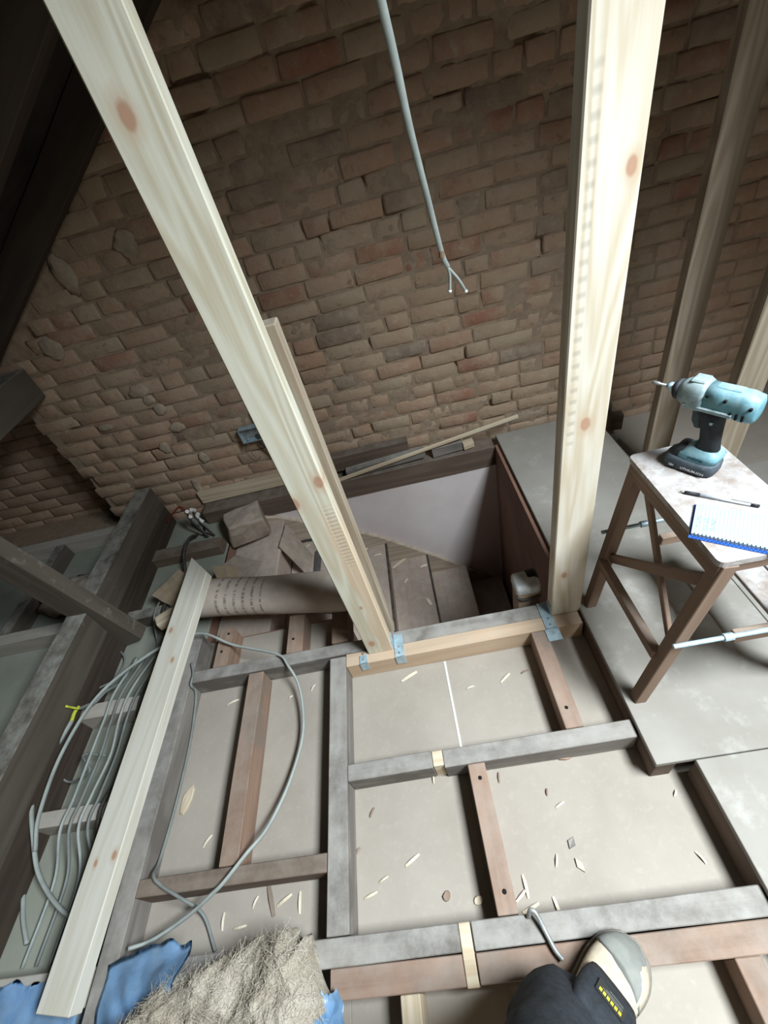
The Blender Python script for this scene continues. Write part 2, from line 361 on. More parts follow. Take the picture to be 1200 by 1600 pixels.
# ceiling-below seen from above: plasterboard sheets are the floor of the loft
floor = empty('floor'); floor['kind'] = 'structure'; floor['label'] = 'pale plasterboard ceiling sheets seen between the joists'
def sheet(name, x0, x1, y0, y1, z0, z1, mat, par=floor, bev=.0015): return child(par, name, box_me(name, x0, x1, y0, y1, z0, z1, bev), mat)
sheet('plasterboard_sheet', -1.125, -.45, -1.3, 1.13, PBZ - .0125, PBZ, 'pb')
sheet('plasterboard_sheet', -.45, -.055, -1.3, .952, PBZ - .0125, PBZ, 'pb')
sheet('plasterboard_sheet', -.055, 1.8, -1.3, .95, PBZ - .0125, PBZ, 'pb')
sheet('plasterboard_sheet', -3.55, -1.125, -1.3, 1.4, PBZ - .0125, PBZ, 'pbg')
sheet('plasterboard_sheet', -3.55, -1.13, 1.4, 2.10, PBZ - .0125, PBZ, 'pbg')
sheet('plasterboard_sheet', .50, 2.3, .95, 2.10, PBZ - .0125, PBZ, 'pb')
fb = empty('floor_boards'); fb['kind'] = 'structure'; fb['label'] = 'dusty grey floor boarding laid on the right'
sheet('floor_sheet', .470, 1.00, .364, 2.055, .001, .022, 'board', fb)
sheet('floor_sheet', .574, 2.2, -1.2, .361, .001, .022, 'board', fb)
sheet('floor_sheet', 1.003, 2.2, .364, 1.42, .001, .022, 'board', fb)

# ---- brick gable wall
WY = 2.105
wall = struct('wall_back', box_me('wall_back', -1.86, 2.3, WY + .03, WY + .24, -.2, 2.82), 'mortar')
wall['label'] = 'rough brown brick gable wall behind the stairwell'
bm = bmesh.new(); NX, NZ = 260, 150; grid = []
for j in range(NZ + 1):
    row = []
    for i in range(NX + 1):
        x = -1.862 + (2.3 + 1.862) * i / NX; z = -.2 + 2.95 * j / NZ
        d = .0005 + .006 * noise.noise((x * 9, z * 9, 3)) + .006 * noise.noise((x * 31, z * 31, 1))
        q = noise.noise((x * 5.3, z * 7.1, 7.7))
        if q > .42: d += min(.024, (q - .42) * .2)
        row.append(bm.verts.new((x, WY + d, z)))
    grid.append(row)
for j in range(NZ):
    for i in range(NX): bm.faces.new((grid[j][i], grid[j][i + 1], grid[j + 1][i + 1], grid[j + 1][i]))
o = child(wall, 'mortar_bed', bm_to(bm, 'mortar_bed'), 'mortar', smooth=True)
def brick_mesh(L, H, seed):
    rnd = random.Random(seed); bm = bmesh.new(); g = []
    e = .010; XS = (-L / 2, -L / 2 + e, L / 2 - e, L / 2); ZS = (-H / 2, -H / 2 + e * .8, H / 2 - e * .8, H / 2)
    tx, tz = rnd.uniform(-.012, .012), rnd.uniform(-.03, .03)
    for j in range(4):
        row = []
        for i in range(4):
            x, z = XS[i], ZS[j]; ed = (i in (0, 3)) + (j in (0, 3))
            y = -.0045 + x * tx + z * tz + (.0035 + .003 * rnd.random()) * (ed > 0) + .003 * (ed == 2) + rnd.uniform(-.0012, .0012)
            if ed: x += rnd.uniform(-.005, .002) * (1 if x > 0 else -1); z += rnd.uniform(-.0045, .002) * (1 if z > 0 else -1)
            row.append(bm.verts.new((x, y, z)))
        g.append(row)
    nx = nz = 4
    for j in range(nz - 1):
        for i in range(nx - 1): bm.faces.new((g[j][i], g[j][i + 1], g[j + 1][i + 1], g[j + 1][i]))
    per = [g[0][i] for i in range(nx)] + [g[j][nx - 1] for j in range(1, nz)] + [g[nz - 1][i] for i in range(nx - 2, -1, -1)] + [g[j][0] for j in range(nz - 2, 0, -1)]
    back = [bm.verts.new((p.co.x, .028, p.co.z)) for p in per]
    for k in range(len(per)): bm.faces.new((per[k], back[k], back[(k + 1) % len(per)], per[(k + 1) % len(per)]))
    bmesh.ops.recalc_face_normals(bm, faces=bm.faces)
    me = bpy.data.meshes.new('brick'); bm.to_mesh(me); bm.free(); me.materials.append(M['brick'])
    for p in me.polygons: p.use_smooth = True
    return me
STR = [brick_mesh(.217, .069, 10 + k) for k in range(10)]; HDR = [brick_mesh(.106, .069, 40 + k) for k in range(5)]
spots = []; z = -.16; cidx = 0; rb = random.Random(3)
while z < 2.75:
    x = -1.86 + (.0 if cidx % 2 else .055) - rb.uniform(0, .03)
    x += -.0
    first = True
    while x < 2.1:
        hd = rb.random() < (.75 if cidx % 5 == 2 else .10)
        L = .104 if hd else .214 * rb.uniform(.96, 1.02)
        xc = x + L / 2
        if z < roof_z(xc) - .02: spots.append((xc, z + rb.uniform(-.004, .004), L, hd))
        x += L + rb.uniform(.008, .013); first = False
    z += .0755; cidx += 1
def inview(s):
    a = proj((s[0], WY, s[1])); return -20 < a[0] < 1220 and -20 < a[1] < 1620
vis = sorted([s for s in spots if inview(s)], key=lambda s: (Vector((s[0], WY, s[1])) - Vector((0, 0, HC))).length)
near = vis[:300]; ns = set(near); rest = [s for s in spots if s not in ns]
for i, (xc, zc, L, hd) in enumerate(near):
    me = rb.choice(HDR if hd else STR); o = bpy.data.objects.new('brick', me); C.objects.link(o); o.parent = wall
    o.location = (xc, WY + rb.uniform(-.004, .005), zc); o.rotation_euler = (rb.uniform(-.02, .02), rb.uniform(-.025, .025), rb.uniform(-.02, .02) + (math.pi if False else 0))
    o.scale = (1 if hd else L / .214, 1, rb.uniform(.97, 1.05))
bm = bmesh.new()
for (xc, zc, L, hd) in rest:
    n0 = len(bm.verts); bm.from_mesh(rb.choice(HDR if hd else STR)); bm.verts.ensure_lookup_table()
    for v_ in bm.verts[n0:]: v_.co = Vector((v_.co.x + xc, v_.co.y + WY, v_.co.z + zc))
if len(bm.verts):
    o = child(wall, 'brickwork', bm_to(bm, 'brickwork'), 'brick', smooth=True); o['kind'] = 'stuff'
# smears of pale lime mortar left of the socket box
for (px, py, sx, sz) in ((217, 612, .05, .035), (232, 625, .03, .03), (165, 668, .04, .02), (277, 668, .045, .03), (250, 640, .03, .035), (318, 715, .03, .035), (258, 700, .028, .04), (308, 760, .022, .06), (80, 545, .05, .05), (195, 380, .05, .045), (100, 430, .04, .08)):
    bm = bmesh.new(); bmesh.ops.create_icosphere(bm, subdivisions=3, radius=1)
    for v_ in bm.verts:
        k = 1 + .35 * noise.noise(v_.co * 1.7 + Vector((px, py, 0))); v_.co = Vector((v_.co.x * sx * k, v_.co.y * .009, v_.co.z * sz * k))
    p = aty(px, py, WY - .006); child(wall, 'mortar_smear', bm_to(bm, 'mortar_smear'), 'patch', Matrix.Translation(p), True)

# ---- recessed dark gable behind, left of the brick pier
wl = struct('wall_recess', box_me('wall_recess', -3.6, -1.6, 2.40, 2.55, -.2, 1.9), 'mortar')
bm = bmesh.new(); z = -.1; k = 0
while z < 1.6:
    x = -3.2 + (k % 2) * .11
    while x < -1.9:
        n0 = len(bm.verts); bm.from_mesh(rb.choice(STR)); bm.verts.ensure_lookup_table()
        for v_ in bm.verts[n0:]: v_.co = Vector((v_.co.x + x, v_.co.y + 2.395, v_.co.z + z))
        x += .225
    z += .0755; k += 1
o = child(wl, 'brickwork', bm_to(bm, 'brickwork'), 'brick', smooth=True); o['kind'] = 'stuff'
sheet('plasterboard_sheet', -3.55, -1.862, 2.10, 2.40, PBZ - .0125, PBZ, 'mortar')

# ---- roof
def slope_panel(name, x0, x1, y0, y1, th=.03, lift=.115):
    bm = bmesh.new(); rings = []
    for y in (y0, y1):
        rings.append([(x0, y, roof_z(x0) + lift), (x1, y, roof_z(x1) + lift), (x1, y, roof_z(x1) + lift + th), (x0, y, roof_z(x0) + lift + th)])
    loft_bm(bm, rings); return bm_to(bm, name)
rl = struct('ceiling_left', slope_panel('ceiling_left', -3.75, RIDGE_X, -1.3, 2.6), 'roof')
rr = struct('ceiling_right', slope_panel('ceiling_right', RIDGE_X, 3.3, .35, 2.4), 'roof')
WX0, WX1, WY0, WY1 = .99, 1.63, -.72, .32
child(rr, 'roof_panel', slope_panel('roof_panel', RIDGE_X, 3.3, -1.3, -.75), 'roof')
child(rr, 'roof_panel', slope_panel('roof_panel', RIDGE_X, WX0 - .03, -.75, .35), 'roof')
child(rr, 'roof_panel', slope_panel('roof_panel', WX1 + .03, 3.3, -.75, .35), 'roof')
wn = empty('window_1', (WIN[0], WIN[1], roof_z(WIN[0]))); wn['kind'] = 'structure'; wn['label'] = 'roof window in the right hand slope'
for y in (WY0 - .03, WY1 + .03):
    beam('window_frame', (WX0 - .03, y, roof_z(WX0 - .03) + .14), (WX1 + .03, y, roof_z(WX1 + .03) + .14), .04, .16, 'pine', parent=wn)
for x in (WX0 - .03, WX1 + .03):
    beam('window_frame', (x, WY0 - .01, roof_z(x) + .14), (x, WY1 + .01, roof_z(x) + .14), .04, .16, 'pine', parent=wn)
struct('wall_front', box_me('wall_front', -3.6, 3.3, -1.45, -1.3, -.2, 2.9), 'mortar')
struct('wall_right', box_me('wall_right', 2.3, 2.4, -1.3, 2.34, -.2, 1.9), 'mortar')
def rafter(Y, side, lab):
    x1 = RIDGE_X + .07 * side; x0 = -3.1 if side < 0 else 3.1
    o = beam('rafter', (x1, Y, roof_z(x1) + .113), (x0, Y, roof_z(x0) + .113), .06, .112, 'dark', wob=.004)
    return tag(o, lab, 'rafter')
rafter(2.02, -1, 'black sloping rafter hard against the brick wall, upper left')
rafter(1.5, -1, 'dark sloping rafter nearer the camera, top left corner')
rafter(1.0, -1, 'dark rafter on the left slope, third out from the brick wall')
rafter(2.02, 1, 'dark sloping rafter against the wall on the right slope')
rafter(1.35, 1, 'dark sloping rafter above the two shaded studs on the right')

# ---- stairwell
ws = struct('wall_stair_far', box_me('wall_stair_far', -1.15, .45, 1.995, 2.095, -2.2, -.14), 'plaster')
wr = struct('wall_stair_right', box_me('wall_stair_right', .448, .4735, .955, 1.9945, -2.2, -.002), 'brownwall')
wl2 = struct('wall_stair_left', box_me('wall_stair_left', -1.16, -1.13, 1.135, 1.994, -2.2, PBZ - .001), 'brownwall')
wn3 = struct('wall_stair_landing', box_me('wall_stair_landing', -1.13, -.45, 1.13, 1.135, -2.2, PBZ - .001), 'brownwall')
wn2 = struct('wall_stair_near', box_me('wall_stair_near', -.45, .447, .955, .975, -2.2, -.11), 'brownwall')
stair = empty('staircase', (-.3, 1.5, -2.0)); tag(stair, 'dusty bare wooden stairs dropping away in the stairwell', 'staircase')
TR = [(-1.125, -.86, -.17), (-.86, -.57, -.37), (-.57, -.315, -.57), (-.315, -.07, -.76), (-.07, .18, -.96), (.18, .418, -1.16)]
for k, (x0, x1, z) in enumerate(TR):
    yn = .98 if x0 > -.4 else 1.137
    child(stair, 'tread', beam_mesh('tread', 1.99 - yn, x1 - x0 + .012, .025, .004, .002), 'tread', frame(((x0 + x1) / 2 + .004, yn, z), ((x0 + x1) / 2 + .004, 1.99, z)))
    zb = TR[k + 1][2] if k + 1 < len(TR) else z - .2
    child(stair, 'riser', box_me('riser', x1 - .018, x1 - .002, yn, 1.99, zb - .0, z - .026), 'tread')
    if k in (2, 3): child(stair, 'nosing', box_me('nosing', x1 + .002, x1 + .016, yn, 1.985, z - .026, z + .002, .003), 'nosing')
bm = bmesh.new()
top = [(-1.12, -.06), (-.86, -.16), (-.52, -.37), (-.34, -.49), (.0, -.80), (.42, -1.21)]
rings = []
for (x, z) in top: rings.append([(x, 1.972, z - .30), (x, 1.994, z - .30), (x, 1.994, z), (x, 1.978, z), (x, 1.972, z - .008)])
loft_bm(bm, rings); child(stair, 'skirting_board', bm_to(bm, 'skirting_board'), 'skirt')
child(stair, 'stair_floor', box_me('stair_floor', -1.12, .42, 1.14, 1.985, -2.2, -2.15), 'tread')
# newel
nw = empty('newel_post', (.315, 1.03, -1.2)); tag(nw, 'wooden newel post with a dusty wrapped cap beside the right stud', 'newel post')
child(nw, 'post', box_me('post', .272, .358, .985, 1.062, -1.159, .025, .004), 'pine_pink')
bm = bmesh.new(); box_bm(bm, .266, .364, .980, 1.068, .018, .072, .016, 3); child(nw, 'wrapped_cap', bm_to(bm, 'wrapped_cap'), plain('dusty_wrap', (196, 200, 200), .7, var=.1, sc=30, bump=.5), smooth=True)
bm = bmesh.new(); box_bm(bm, .318, .367, 1.020, 1.071, .045, .0745, .012, 2); child(nw, 'black_patch', bm_to(bm, 'black_patch'), 'pen_blk', smooth=True)
child(nw, 'cord', tube_me('cord', [(.264, .986, .018), (.285, .977, .006), (.32, .976, .003), (.36, .978, .012)], .005, 6), 'cableblk')

# ---- timber plates at the wall foot
def wbeam(name, p0, p1, wd, h, mat, label, cat, group=None, **kw):
    return tag(beam(name, p0, p1, wd, h, mat, **kw), label, cat, group)
wbeam('wall_plate', (-1.30, 2.035, -.005), (.447, 2.035, -.005), .10, .13, 'old', 'old brown timber plate along the far edge of the stairwell', 'timber', wob=.003)
wbeam('timber_bearer', (-.62, 2.072, .125), (-.02, 2.072, .125), .055, .10, 'old', 'short dark timber block fixed to the brick foot beside the leaning slip', 'timber', wob=.003)
wbeam('timber_offcut', (-.40, 2.020, .052), (.06, 2.020, .075), .04, .056, 'oldgrey', 'grey split wedge of timber lying on the wall plate under the slip', 'timber', wob=.006)
wbeam('timber_offcut', (.10, 2.025, .062), (.27, 2.025, .072), .05, .06, 'oldgrey', 'small grey timber packer on the wall plate between wedge and brick chip', 'timber', wob=.006)
wbeam('timber_offcut', (.275, 2.02, .05), (.335, 2.025, .055), .04, .045, 'slip', 'small pale broken chip on the wall plate right of the grey packer', 'timber', wob=.004)
o = beam('timber_slip', (-.45, 1.991, .018), (.578, 1.991, .165), .010, .022, 'slip'); tag(o, 'thin pale timber slip leaning diagonally along the brick foot', 'timber')
wbeam('timber_board', (-1.31, 2.085, .085), (-.72, 2.085, .085), .022, .085, 'slip', 'pale planed board on edge at the wall foot under the metal box', 'timber')

# ================================================================== JOISTS
def joist(x0, x1, y0, y1, mat, label, axis='y', z1=0.0, z0=PBZ, name='joist', wob=.0025, group=None):
    if axis == 'y': p0, p1, wd = ((x0 + x1) / 2, y0, z1), ((x0 + x1) / 2, y1, z1), x1 - x0
    else: p0, p1, wd = (x0, (y0 + y1) / 2, z1), (x1, (y0 + y1) / 2, z1), y1 - y0
    return tag(beam(name, p0, p1, wd, z1 - z0 - .001, mat, wob=wob), label, name.split('_')[-1], group)
joist(-.489, -.426, .103, .886, 'oldgrey', 'grey joist running down the middle between left and right bays')
joist(-.826, -.764, .282, .888, 'oldpink', 'pinkish short joist dividing the two left bays')
joist(-1.14, -1.078, -.5, 1.12, 'oldgrey', 'grey joist alongside the long loose pale timber')
joist(-1.077, -.345, .894, .945, 'oldgrey', 'grey cross joist in front of the paper roll', 'x')
joist(-1.077, -.490, .236, .280, 'old', 'dark cross joist crossed by the cable, above the insulation', 'x')
joist(-.425, -.150, .452, .501, 'oldgrey', 'mottled grey cross joist length left of the small spacer', 'x')
joist(-.149, -.116, .455, .499, 'slip', 'small pale spacer let into the mottled grey cross joist', 'x', name='timber_spacer', wob=.001)
joist(-.115, .466, .447, .499, 'oldgrey', 'long mottled grey cross joist ending at the floor boarding', 'x')
joist(-.044, .008, .102, .446, 'oldpink', 'pinkish joist with screws running down to the boot', 'y')
joist(.275, .330, .500, .838, 'oldpink', 'brown joist with a pale split below the right stud bracket', 'y')
# header under the studs
joist(-.425, .467, .840, .892, 'pine_pink', 'new pinkish header timber carrying the brackets at the stair edge', 'x', name='header_timber', wob=.001)
joist(-.335, .467, .893, .950, 'oldgrey', 'old grey trimmer timber behind the new header at the stair edge', 'x', name='trimmer_timber') if False else joist(-.343, .467, .8935, .950, 'oldgrey', 'old grey trimmer timber behind the new header at the stair edge', 'x', name='trimmer_timber')
# near double beam under the boot
joist(-1.077, -.146, .047, .101, 'oldgrey', 'grey near beam length running out from the insulation', 'x', name='beam')
joist(-.145, -.116, -.012, .100, 'slip', 'pale packer between the two lengths of the near beam', 'x', name='timber_packer', wob=.001)
joist(-.113, .573, .046, .100, 'oldgrey', 'long grey near beam length behind the boot', 'x', name='beam')
joist(-.477, -.146, -.010, .045, 'oldpink', 'pinkish front beam length beside the insulation', 'x', name='beam', z1=-.002)
joist(-.113, .573, -.010, .044, 'oldpink', 'pinkish front beam length under the boot', 'x', name='beam', z1=-.002)
joist(-.305, -.257, -.8, -.011, 'slip', 'pale joist end at the bottom edge beside the blue plastic', 'y')
joist(.445, .50, -.8, -.011, 'oldpink', 'brown joist at the bottom right corner', 'y')
joist(.575, .635, -.9, .36, 'old', 'dark joist under the near floor boarding edge', 'y')
joist(.474, .53, .365, 2.0, 'old', 'dark joist under the floor boarding edge beside the stairwell', 'y')
# stubs behind the left cross joist
joist(-.995, -.930, .946, 1.125, 'oldpink', 'short brown joist stub left of the others, before the paper roll', 'y', group=None)
joist(-.676, -.608, .946, 1.125, 'oldpink', 'short brown joist stub in the middle, before the paper roll', 'y')
joist(-.485, -.415, .952, 1.125, 'oldpink', 'short brown joist stub beside the left stud foot', 'y')
# left of the loose timber
joist(-1.548, -1.142, .825, .885, 'nog', 'pale dusty noggin carrying the cables, farthest of the left three', 'x', name='noggin')
joist(-1.548, -1.142, .460, .510, 'nog', 'pale dusty noggin under the cables, middle of the left three', 'x', name='noggin')
joist(-1.548, -1.142, .03, .105, 'nog', 'pale dusty noggin at the lower left corner', 'x', name='noggin', z1=-.02)
joist(-1.548, -1.142, 1.30, 1.36, 'beam', 'dark noggin behind the torn cardboard at far left', 'x', name='noggin', z1=-.02)
joist(-2.7, -1.652, 1.30, 1.365, 'nog', 'pale top cross joist left of the deep binder', 'x')
joist(-2.7, -1.662, 2.0, 2.06, 'nog', 'pale timber along the foot of the dark recess', 'x')
joist(-2.26, -2.2, 1.366, 1.99, 'beam', 'short joist in the dark bay beyond the leaning strut', 'y')
joist(-1.548, -1.142, 1.70, 1.78, 'old', 'dusty noggin near the white connectors', 'x', name='noggin', z1=-.03)
# deep binder: two members stacked, with a raking strut
b1 = tag(empty('binder_beam', (-1.6, 1.0, PBZ)), 'deep dusty double binder beam running away on the far left', 'beam')
beam('upper_member', (-1.600, -.6, .2), (-1.585, 2.08, .2), .095, .15, 'beam', parent=b1, wob=.003)
beam('lower_member', (-1.598, -.6, .049), (-1.583, 2.08, .049), .088, .143, 'dark', parent=b1, wob=.003)
wbeam('strut', (-1.432, 1.235, -.05), (-1.655, 1.258, .79), .07, .13, 'beam', 'grey raking roof strut standing across the binder beam', 'strut', up=(.97, 0, .26))
wbeam('purlin', (-1.745, 2.085, .985), (-1.745, -1.2, .985), .11, .15, 'beam', 'grey purlin end meeting the brick wall at the far left', 'purlin', wob=.004)

# ================================================================== STUDS
def stud(x0, x1, y0, y1, z0, z1, mat, label, name='stud'):
    p0, p1 = ((x0 + x1) / 2, y0, z0), ((x0 + x1) / 2, y0, z1)
    return tag(beam(name, p0, p1, x1 - x0, y1 - y0, mat, up=(0, -1, 0), bev=.003), label, 'stud')
stud(-.334, -.236, .873, .918, .0005, roof_z(-.33) - .05, 'pine_a', 'pale new timber stud standing left of the stairwell')
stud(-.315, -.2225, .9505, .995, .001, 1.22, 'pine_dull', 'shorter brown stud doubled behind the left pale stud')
stud(.367, .474, .889, .934, .0005, roof_z(.47) - .05, 'pine_b', 'bright pale new stud standing right of the stairwell')
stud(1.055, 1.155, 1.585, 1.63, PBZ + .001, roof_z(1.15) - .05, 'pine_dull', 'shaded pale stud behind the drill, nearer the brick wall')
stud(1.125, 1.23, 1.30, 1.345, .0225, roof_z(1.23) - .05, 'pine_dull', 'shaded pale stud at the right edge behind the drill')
# brackets
def bracket(x, y0, label, w_=.036):
    e = empty('angle_bracket', (x, .84, 0)); tag(e, label, 'bracket')
    def hole_plate(nm, me): child(e, nm, me, 'galv')
    child(e, 'top_leaf', box_me('top_leaf', x - w_ / 2, x + w_ / 2, .8375, y0, .0007, .003), 'galv')
    child(e, 'front_leaf', box_me('front_leaf', x - w_ / 2, x + w_ / 2, .8365, .8392, -.045, .003), 'galv')
    for yy in (.855, .88):
        bm = bmesh.new(); bmesh.ops.create_cone(bm, cap_ends=True, segments=12, radius1=.005, radius2=.004, depth=.003); child(e, 'screw', bm_to(bm, 'screw'), 'steel', Matrix.Translation((x, yy, .004)))
    return e
e1 = bracket(-.214, .935, 'galvanised angle bracket at the right of the left stud foot')
child(e1, 'upright_leaf', box_me('upright_leaf', -.2355, -.2335, .876, .915, .0007, .055), 'galv')
bracket(-.355, .872, 'galvanised strap at the left of the left stud foot', .030)
e2 = bracket(.352, .95, 'galvanised angle bracket at the right stud foot', .040)
child(e2, 'upright_leaf', box_me('upright_leaf', .3645, .3665, .895, .93, .0007, .05), 'galv')
child(e2, 'bent_tab', box_me('bent_tab', .325, .375, .79, .8365, .0007, .003), 'galv')

# ================================================================== BENCH
TZ = .68; bx0, bx1, by0, by1 = .557, .772, .530, .912; FZ = .0225
bn = empty('folding_bench', (.68, .72, FZ)); tag(bn, 'brown wooden folding step bench with a dusty white top', 'bench')
bm = bmesh.new(); box_bm(bm, bx0, bx1, by0, by1, TZ - .016, TZ)
es = [e for e in bm.edges if abs(e.verts[0].co.z - e.verts[1].co.z) > .01]; bmesh.ops.bevel(bm, geom=es, offset=.014, segments=4, affect='EDGES', profile=.5)
child(bn, 'top', bm_to(bm, 'top'), 'bench_top')
def lx(z): return .568 - (TZ - .016 - z) * .118          # left frame leans outwards
def rx(z): return .760 + (TZ - .016 - z) * .34
for y in (.546, .896):
    beam('leg', (lx(.664), y, .664), (lx(FZ), y, FZ), .034, .034, 'bench', up=(-1, 0, 0), parent=bn)
    beam('leg', (rx(.664), y, .664), (rx(FZ), y, FZ), .034, .034, 'bench', up=(1, 0, 0), parent=bn)
beam('apron', (lx(.664) + .006, by0 + .004, .663), (lx(.664) + .006, by1 - .004, .663), .022, .05, 'bench', parent=bn)
beam('apron', (bx0 + .02, by0 + .014, .6635), (bx1 - .02, by0 + .014, .6635), .02, .03, 'bench', parent=bn)
beam('apron', (bx0 + .02, by1 - .014, .6635), (bx1 - .02, by1 - .014, .6635), .02, .03, 'bench', parent=bn)
beam('rail', (lx(.27) + .002, .556, .285), (lx(.27) + .002, .89, .285), .024, .036, 'bench', parent=bn)
beam('brace', (lx(.60) + .02, .552, .60), (lx(.30) + .02, .892, .30), .012, .03, 'bench', parent=bn)
beam('brace', (lx(.63) + .036, .885, .63), (lx(.30) + .036, .56, .30), .012, .026, 'bench', parent=bn)
for y in (.520, .922):
    child(bn, 'stay_rod', tube_me('stay_rod', [(.525, y, .375), (.66, y, .375), (.86, y, .375)], .006, 8), 'galv')
    bm = bmesh.new(); bmesh.ops.create_cone(bm, cap_ends=True, segments=10, radius1=.010, radius2=.010, depth=.022)
    child(bn, 'rod_joint', bm_to(bm, 'rod_joint'), 'galv', Matrix.Translation((.655, y, .375)) @ Matrix.Rotation(math.pi / 2, 4, 'Y'))
for x0 in (.80, .882): child(bn, 'step_slat', box_me('step_slat', x0, x0 + .076, by0, by1, .335, .35, .002), 'bench_top')
for y in (.548, .894): beam('step_bearer', (.70, y, .333), (.96, y, .333), .022, .035, 'bench', parent=bn)

# ---- impact driver
dr = empty('impact_driver', (.672, .824, TZ + .0008), math.radians(124)); tag(dr, 'dusty teal and black cordless driver standing on the bench', 'power tool')
def dpart(name, bm, mat, smooth=True, par=None, mw=None):
    o = link(name, bm_to(bm, name), mat, smooth=smooth); o.parent = par or dr
    if mw is not None: o.matrix_basis = mw
    return o
def rrect(x, z, hx_, hy, n=20, p=4.0, yc=0.0):
    out = []
    for k in range(n):
        a = 2 * math.pi * k / n; c_, s_ = math.cos(a), math.sin(a)
        out.append((x + hx_ * math.copysign(abs(c_) ** (2 / p), c_), yc + hy * math.copysign(abs(s_) ** (2 / p), s_), z))
    return out
def xsec(x, zc, hy, hz, n=20, p=2.6):
    out = []
    for k in range(n):
        a = 2 * math.pi * k / n; c_, s_ = math.cos(a), math.sin(a)
        out.append((x, hy * math.copysign(abs(c_) ** (2 / p), c_), zc + hz * math.copysign(abs(s_) ** (2 / p), s_)))
    return out
bm = bmesh.new(); loft_bm(bm, [rrect(.004, .0, .054, .034), rrect(.004, .004, .058, .038), rrect(.004, .026, .058, .038), rrect(.001, .034, .052, .034)]); bat = dpart('battery', bm, 'blkgrey')
bm = bmesh.new(); loft_bm(bm, [rrect(-.006, .0345, .046, .033), rrect(-.010, .050, .045, .033), rrect(-.014, .058, .034, .026), rrect(-.014, .064, .026, .020)]); foot_ = dpart('foot', bm, 'teal')
bm = bmesh.new(); loft_bm(bm, [rrect(.032, .035, .018, .030), rrect(.028, .052, .014, .028), rrect(.022, .057, .010, .02)]); dpart('foot_pad', bm, 'blk')
bm = bmesh.new(); loft_bm(bm, [rrect(-.018, .058, .026, .021, p=2.6), rrect(-.018, .085, .021, .018, p=2.6), rrect(-.014, .115, .022, .0185, p=2.6), rrect(-.008, .145, .026, .020, p=2.6), rrect(-.004, .168, .034, .022, p=2.6)]); grip = dpart('grip', bm, 'blk')
bm = bmesh.new(); loft_bm(bm, [rrect(.014, .112, .008, .010, p=2.6), rrect(.020, .128, .011, .011, p=2.6), rrect(.020, .150, .013, .011, p=2.6), rrect(.022, .160, .013, .011, p=2.6)]); dpart('trigger', bm, 'blkgrey')
bm = bmesh.new(); loft_bm(bm, [xsec(-.088, .187, .020, .023), xsec(-.084, .188, .027, .030), xsec(-.062, .189, .030, .034), xsec(-.058, .190, .029, .033), xsec(-.02, .192, .028, .031), xsec(.012, .192, .029, .033)]); body = dpart('motor_housing', bm, 'teal')
bm = bmesh.new(); loft_bm(bm, [xsec(.0125, .192, .030, .034), xsec(.020, .193, .033, .037), xsec(.040, .193, .032, .036), xsec(.058, .193, .026, .029), xsec(.070, .193, .019, .021)]); case = dpart('gear_case', bm, 'tealgrey')
bm = bmesh.new(); loft_bm(bm, [xsec(.0705, .193, .021, .023), xsec(.078, .193, .020, .021), xsec(.084, .193, .014, .014)]); dpart('nose_ring', bm, 'blk')
bm = bmesh.new(); loft_bm(bm, [xsec(.0845, .193, .009, .009), xsec(.094, .193, .010, .010), xsec(.100, .193, .006, .006)]); ch = dpart('chuck', bm, 'galv')
bm = bmesh.new(); loft_bm(bm, [xsec(.1005, .193, .0032, .0032, 8), xsec(.118, .193, .0030, .0030, 8), xsec(.119, .193, .0042, .0042, 8), xsec(.130, .193, .0042, .0042, 8), xsec(.136, .193, .002, .002, 8)]); dpart('screw_bit', bm, 'steel')
for sy in (1, -1):
    for k in range(3):
        bm = bmesh.new(); box_bm(bm, -.072 + k * .012, -.067 + k * .012, sy * .0265 - .004, sy * .0265 + .004, .168, .182, .001); dpart('vent_slot', bm, 'slot', False, body)
    bm = bmesh.new(); box_bm(bm, -.05, .05, sy * .0285 - .003, sy * .0285 + .003, .168, .178, .002); dpart('housing_band', bm, 'tealgrey', False, body)
    for (x, z) in ((-.03, .205), (.005, .208), (-.016, .14), (-.078, .2)):
        bm = bmesh.new(); bmesh.ops.create_cone(bm, cap_ends=True, segments=10, radius1=.0035, radius2=.0035, depth=.008)
        yy = .0275 if z > .16 else .0195
        dpart('screw', bm, 'slot' if z > .16 else 'galv', False, body, Matrix.Translation((x, sy * yy, z)) @ Matrix.Rotation(math.pi / 2, 4, 'X'))
bm = bmesh.new(); box_bm(bm, .018, .05, -.018, .018, .224, .231, .003); dpart('top_rib', bm, 'tealgrey', False, case)
bm = bmesh.new(); box_bm(bm, -.05, .0, -.012, .012, .219, .2245, .002); dpart('top_rib', bm, 'teal', False, body)
def text_part(name, txt, size, mw, par, mat, bold=0.0):
    cu = bpy.data.curves.new(name, 'FONT'); cu.body = txt; cu.size = size; cu.align_x = 'CENTER'; cu.align_y = 'CENTER'; cu.extrude = .0002; cu.offset = bold
    tmp = bpy.data.objects.new(name, cu); C.objects.link(tmp); dg = bpy.context.evaluated_depsgraph_get()
    me = bpy.data.meshes.new_from_object(tmp.evaluated_get(dg)); bpy.data.objects.remove(tmp); me.materials.clear()
    o = link(name, me, mat); o.parent = par; o.matrix_basis = mw; return o
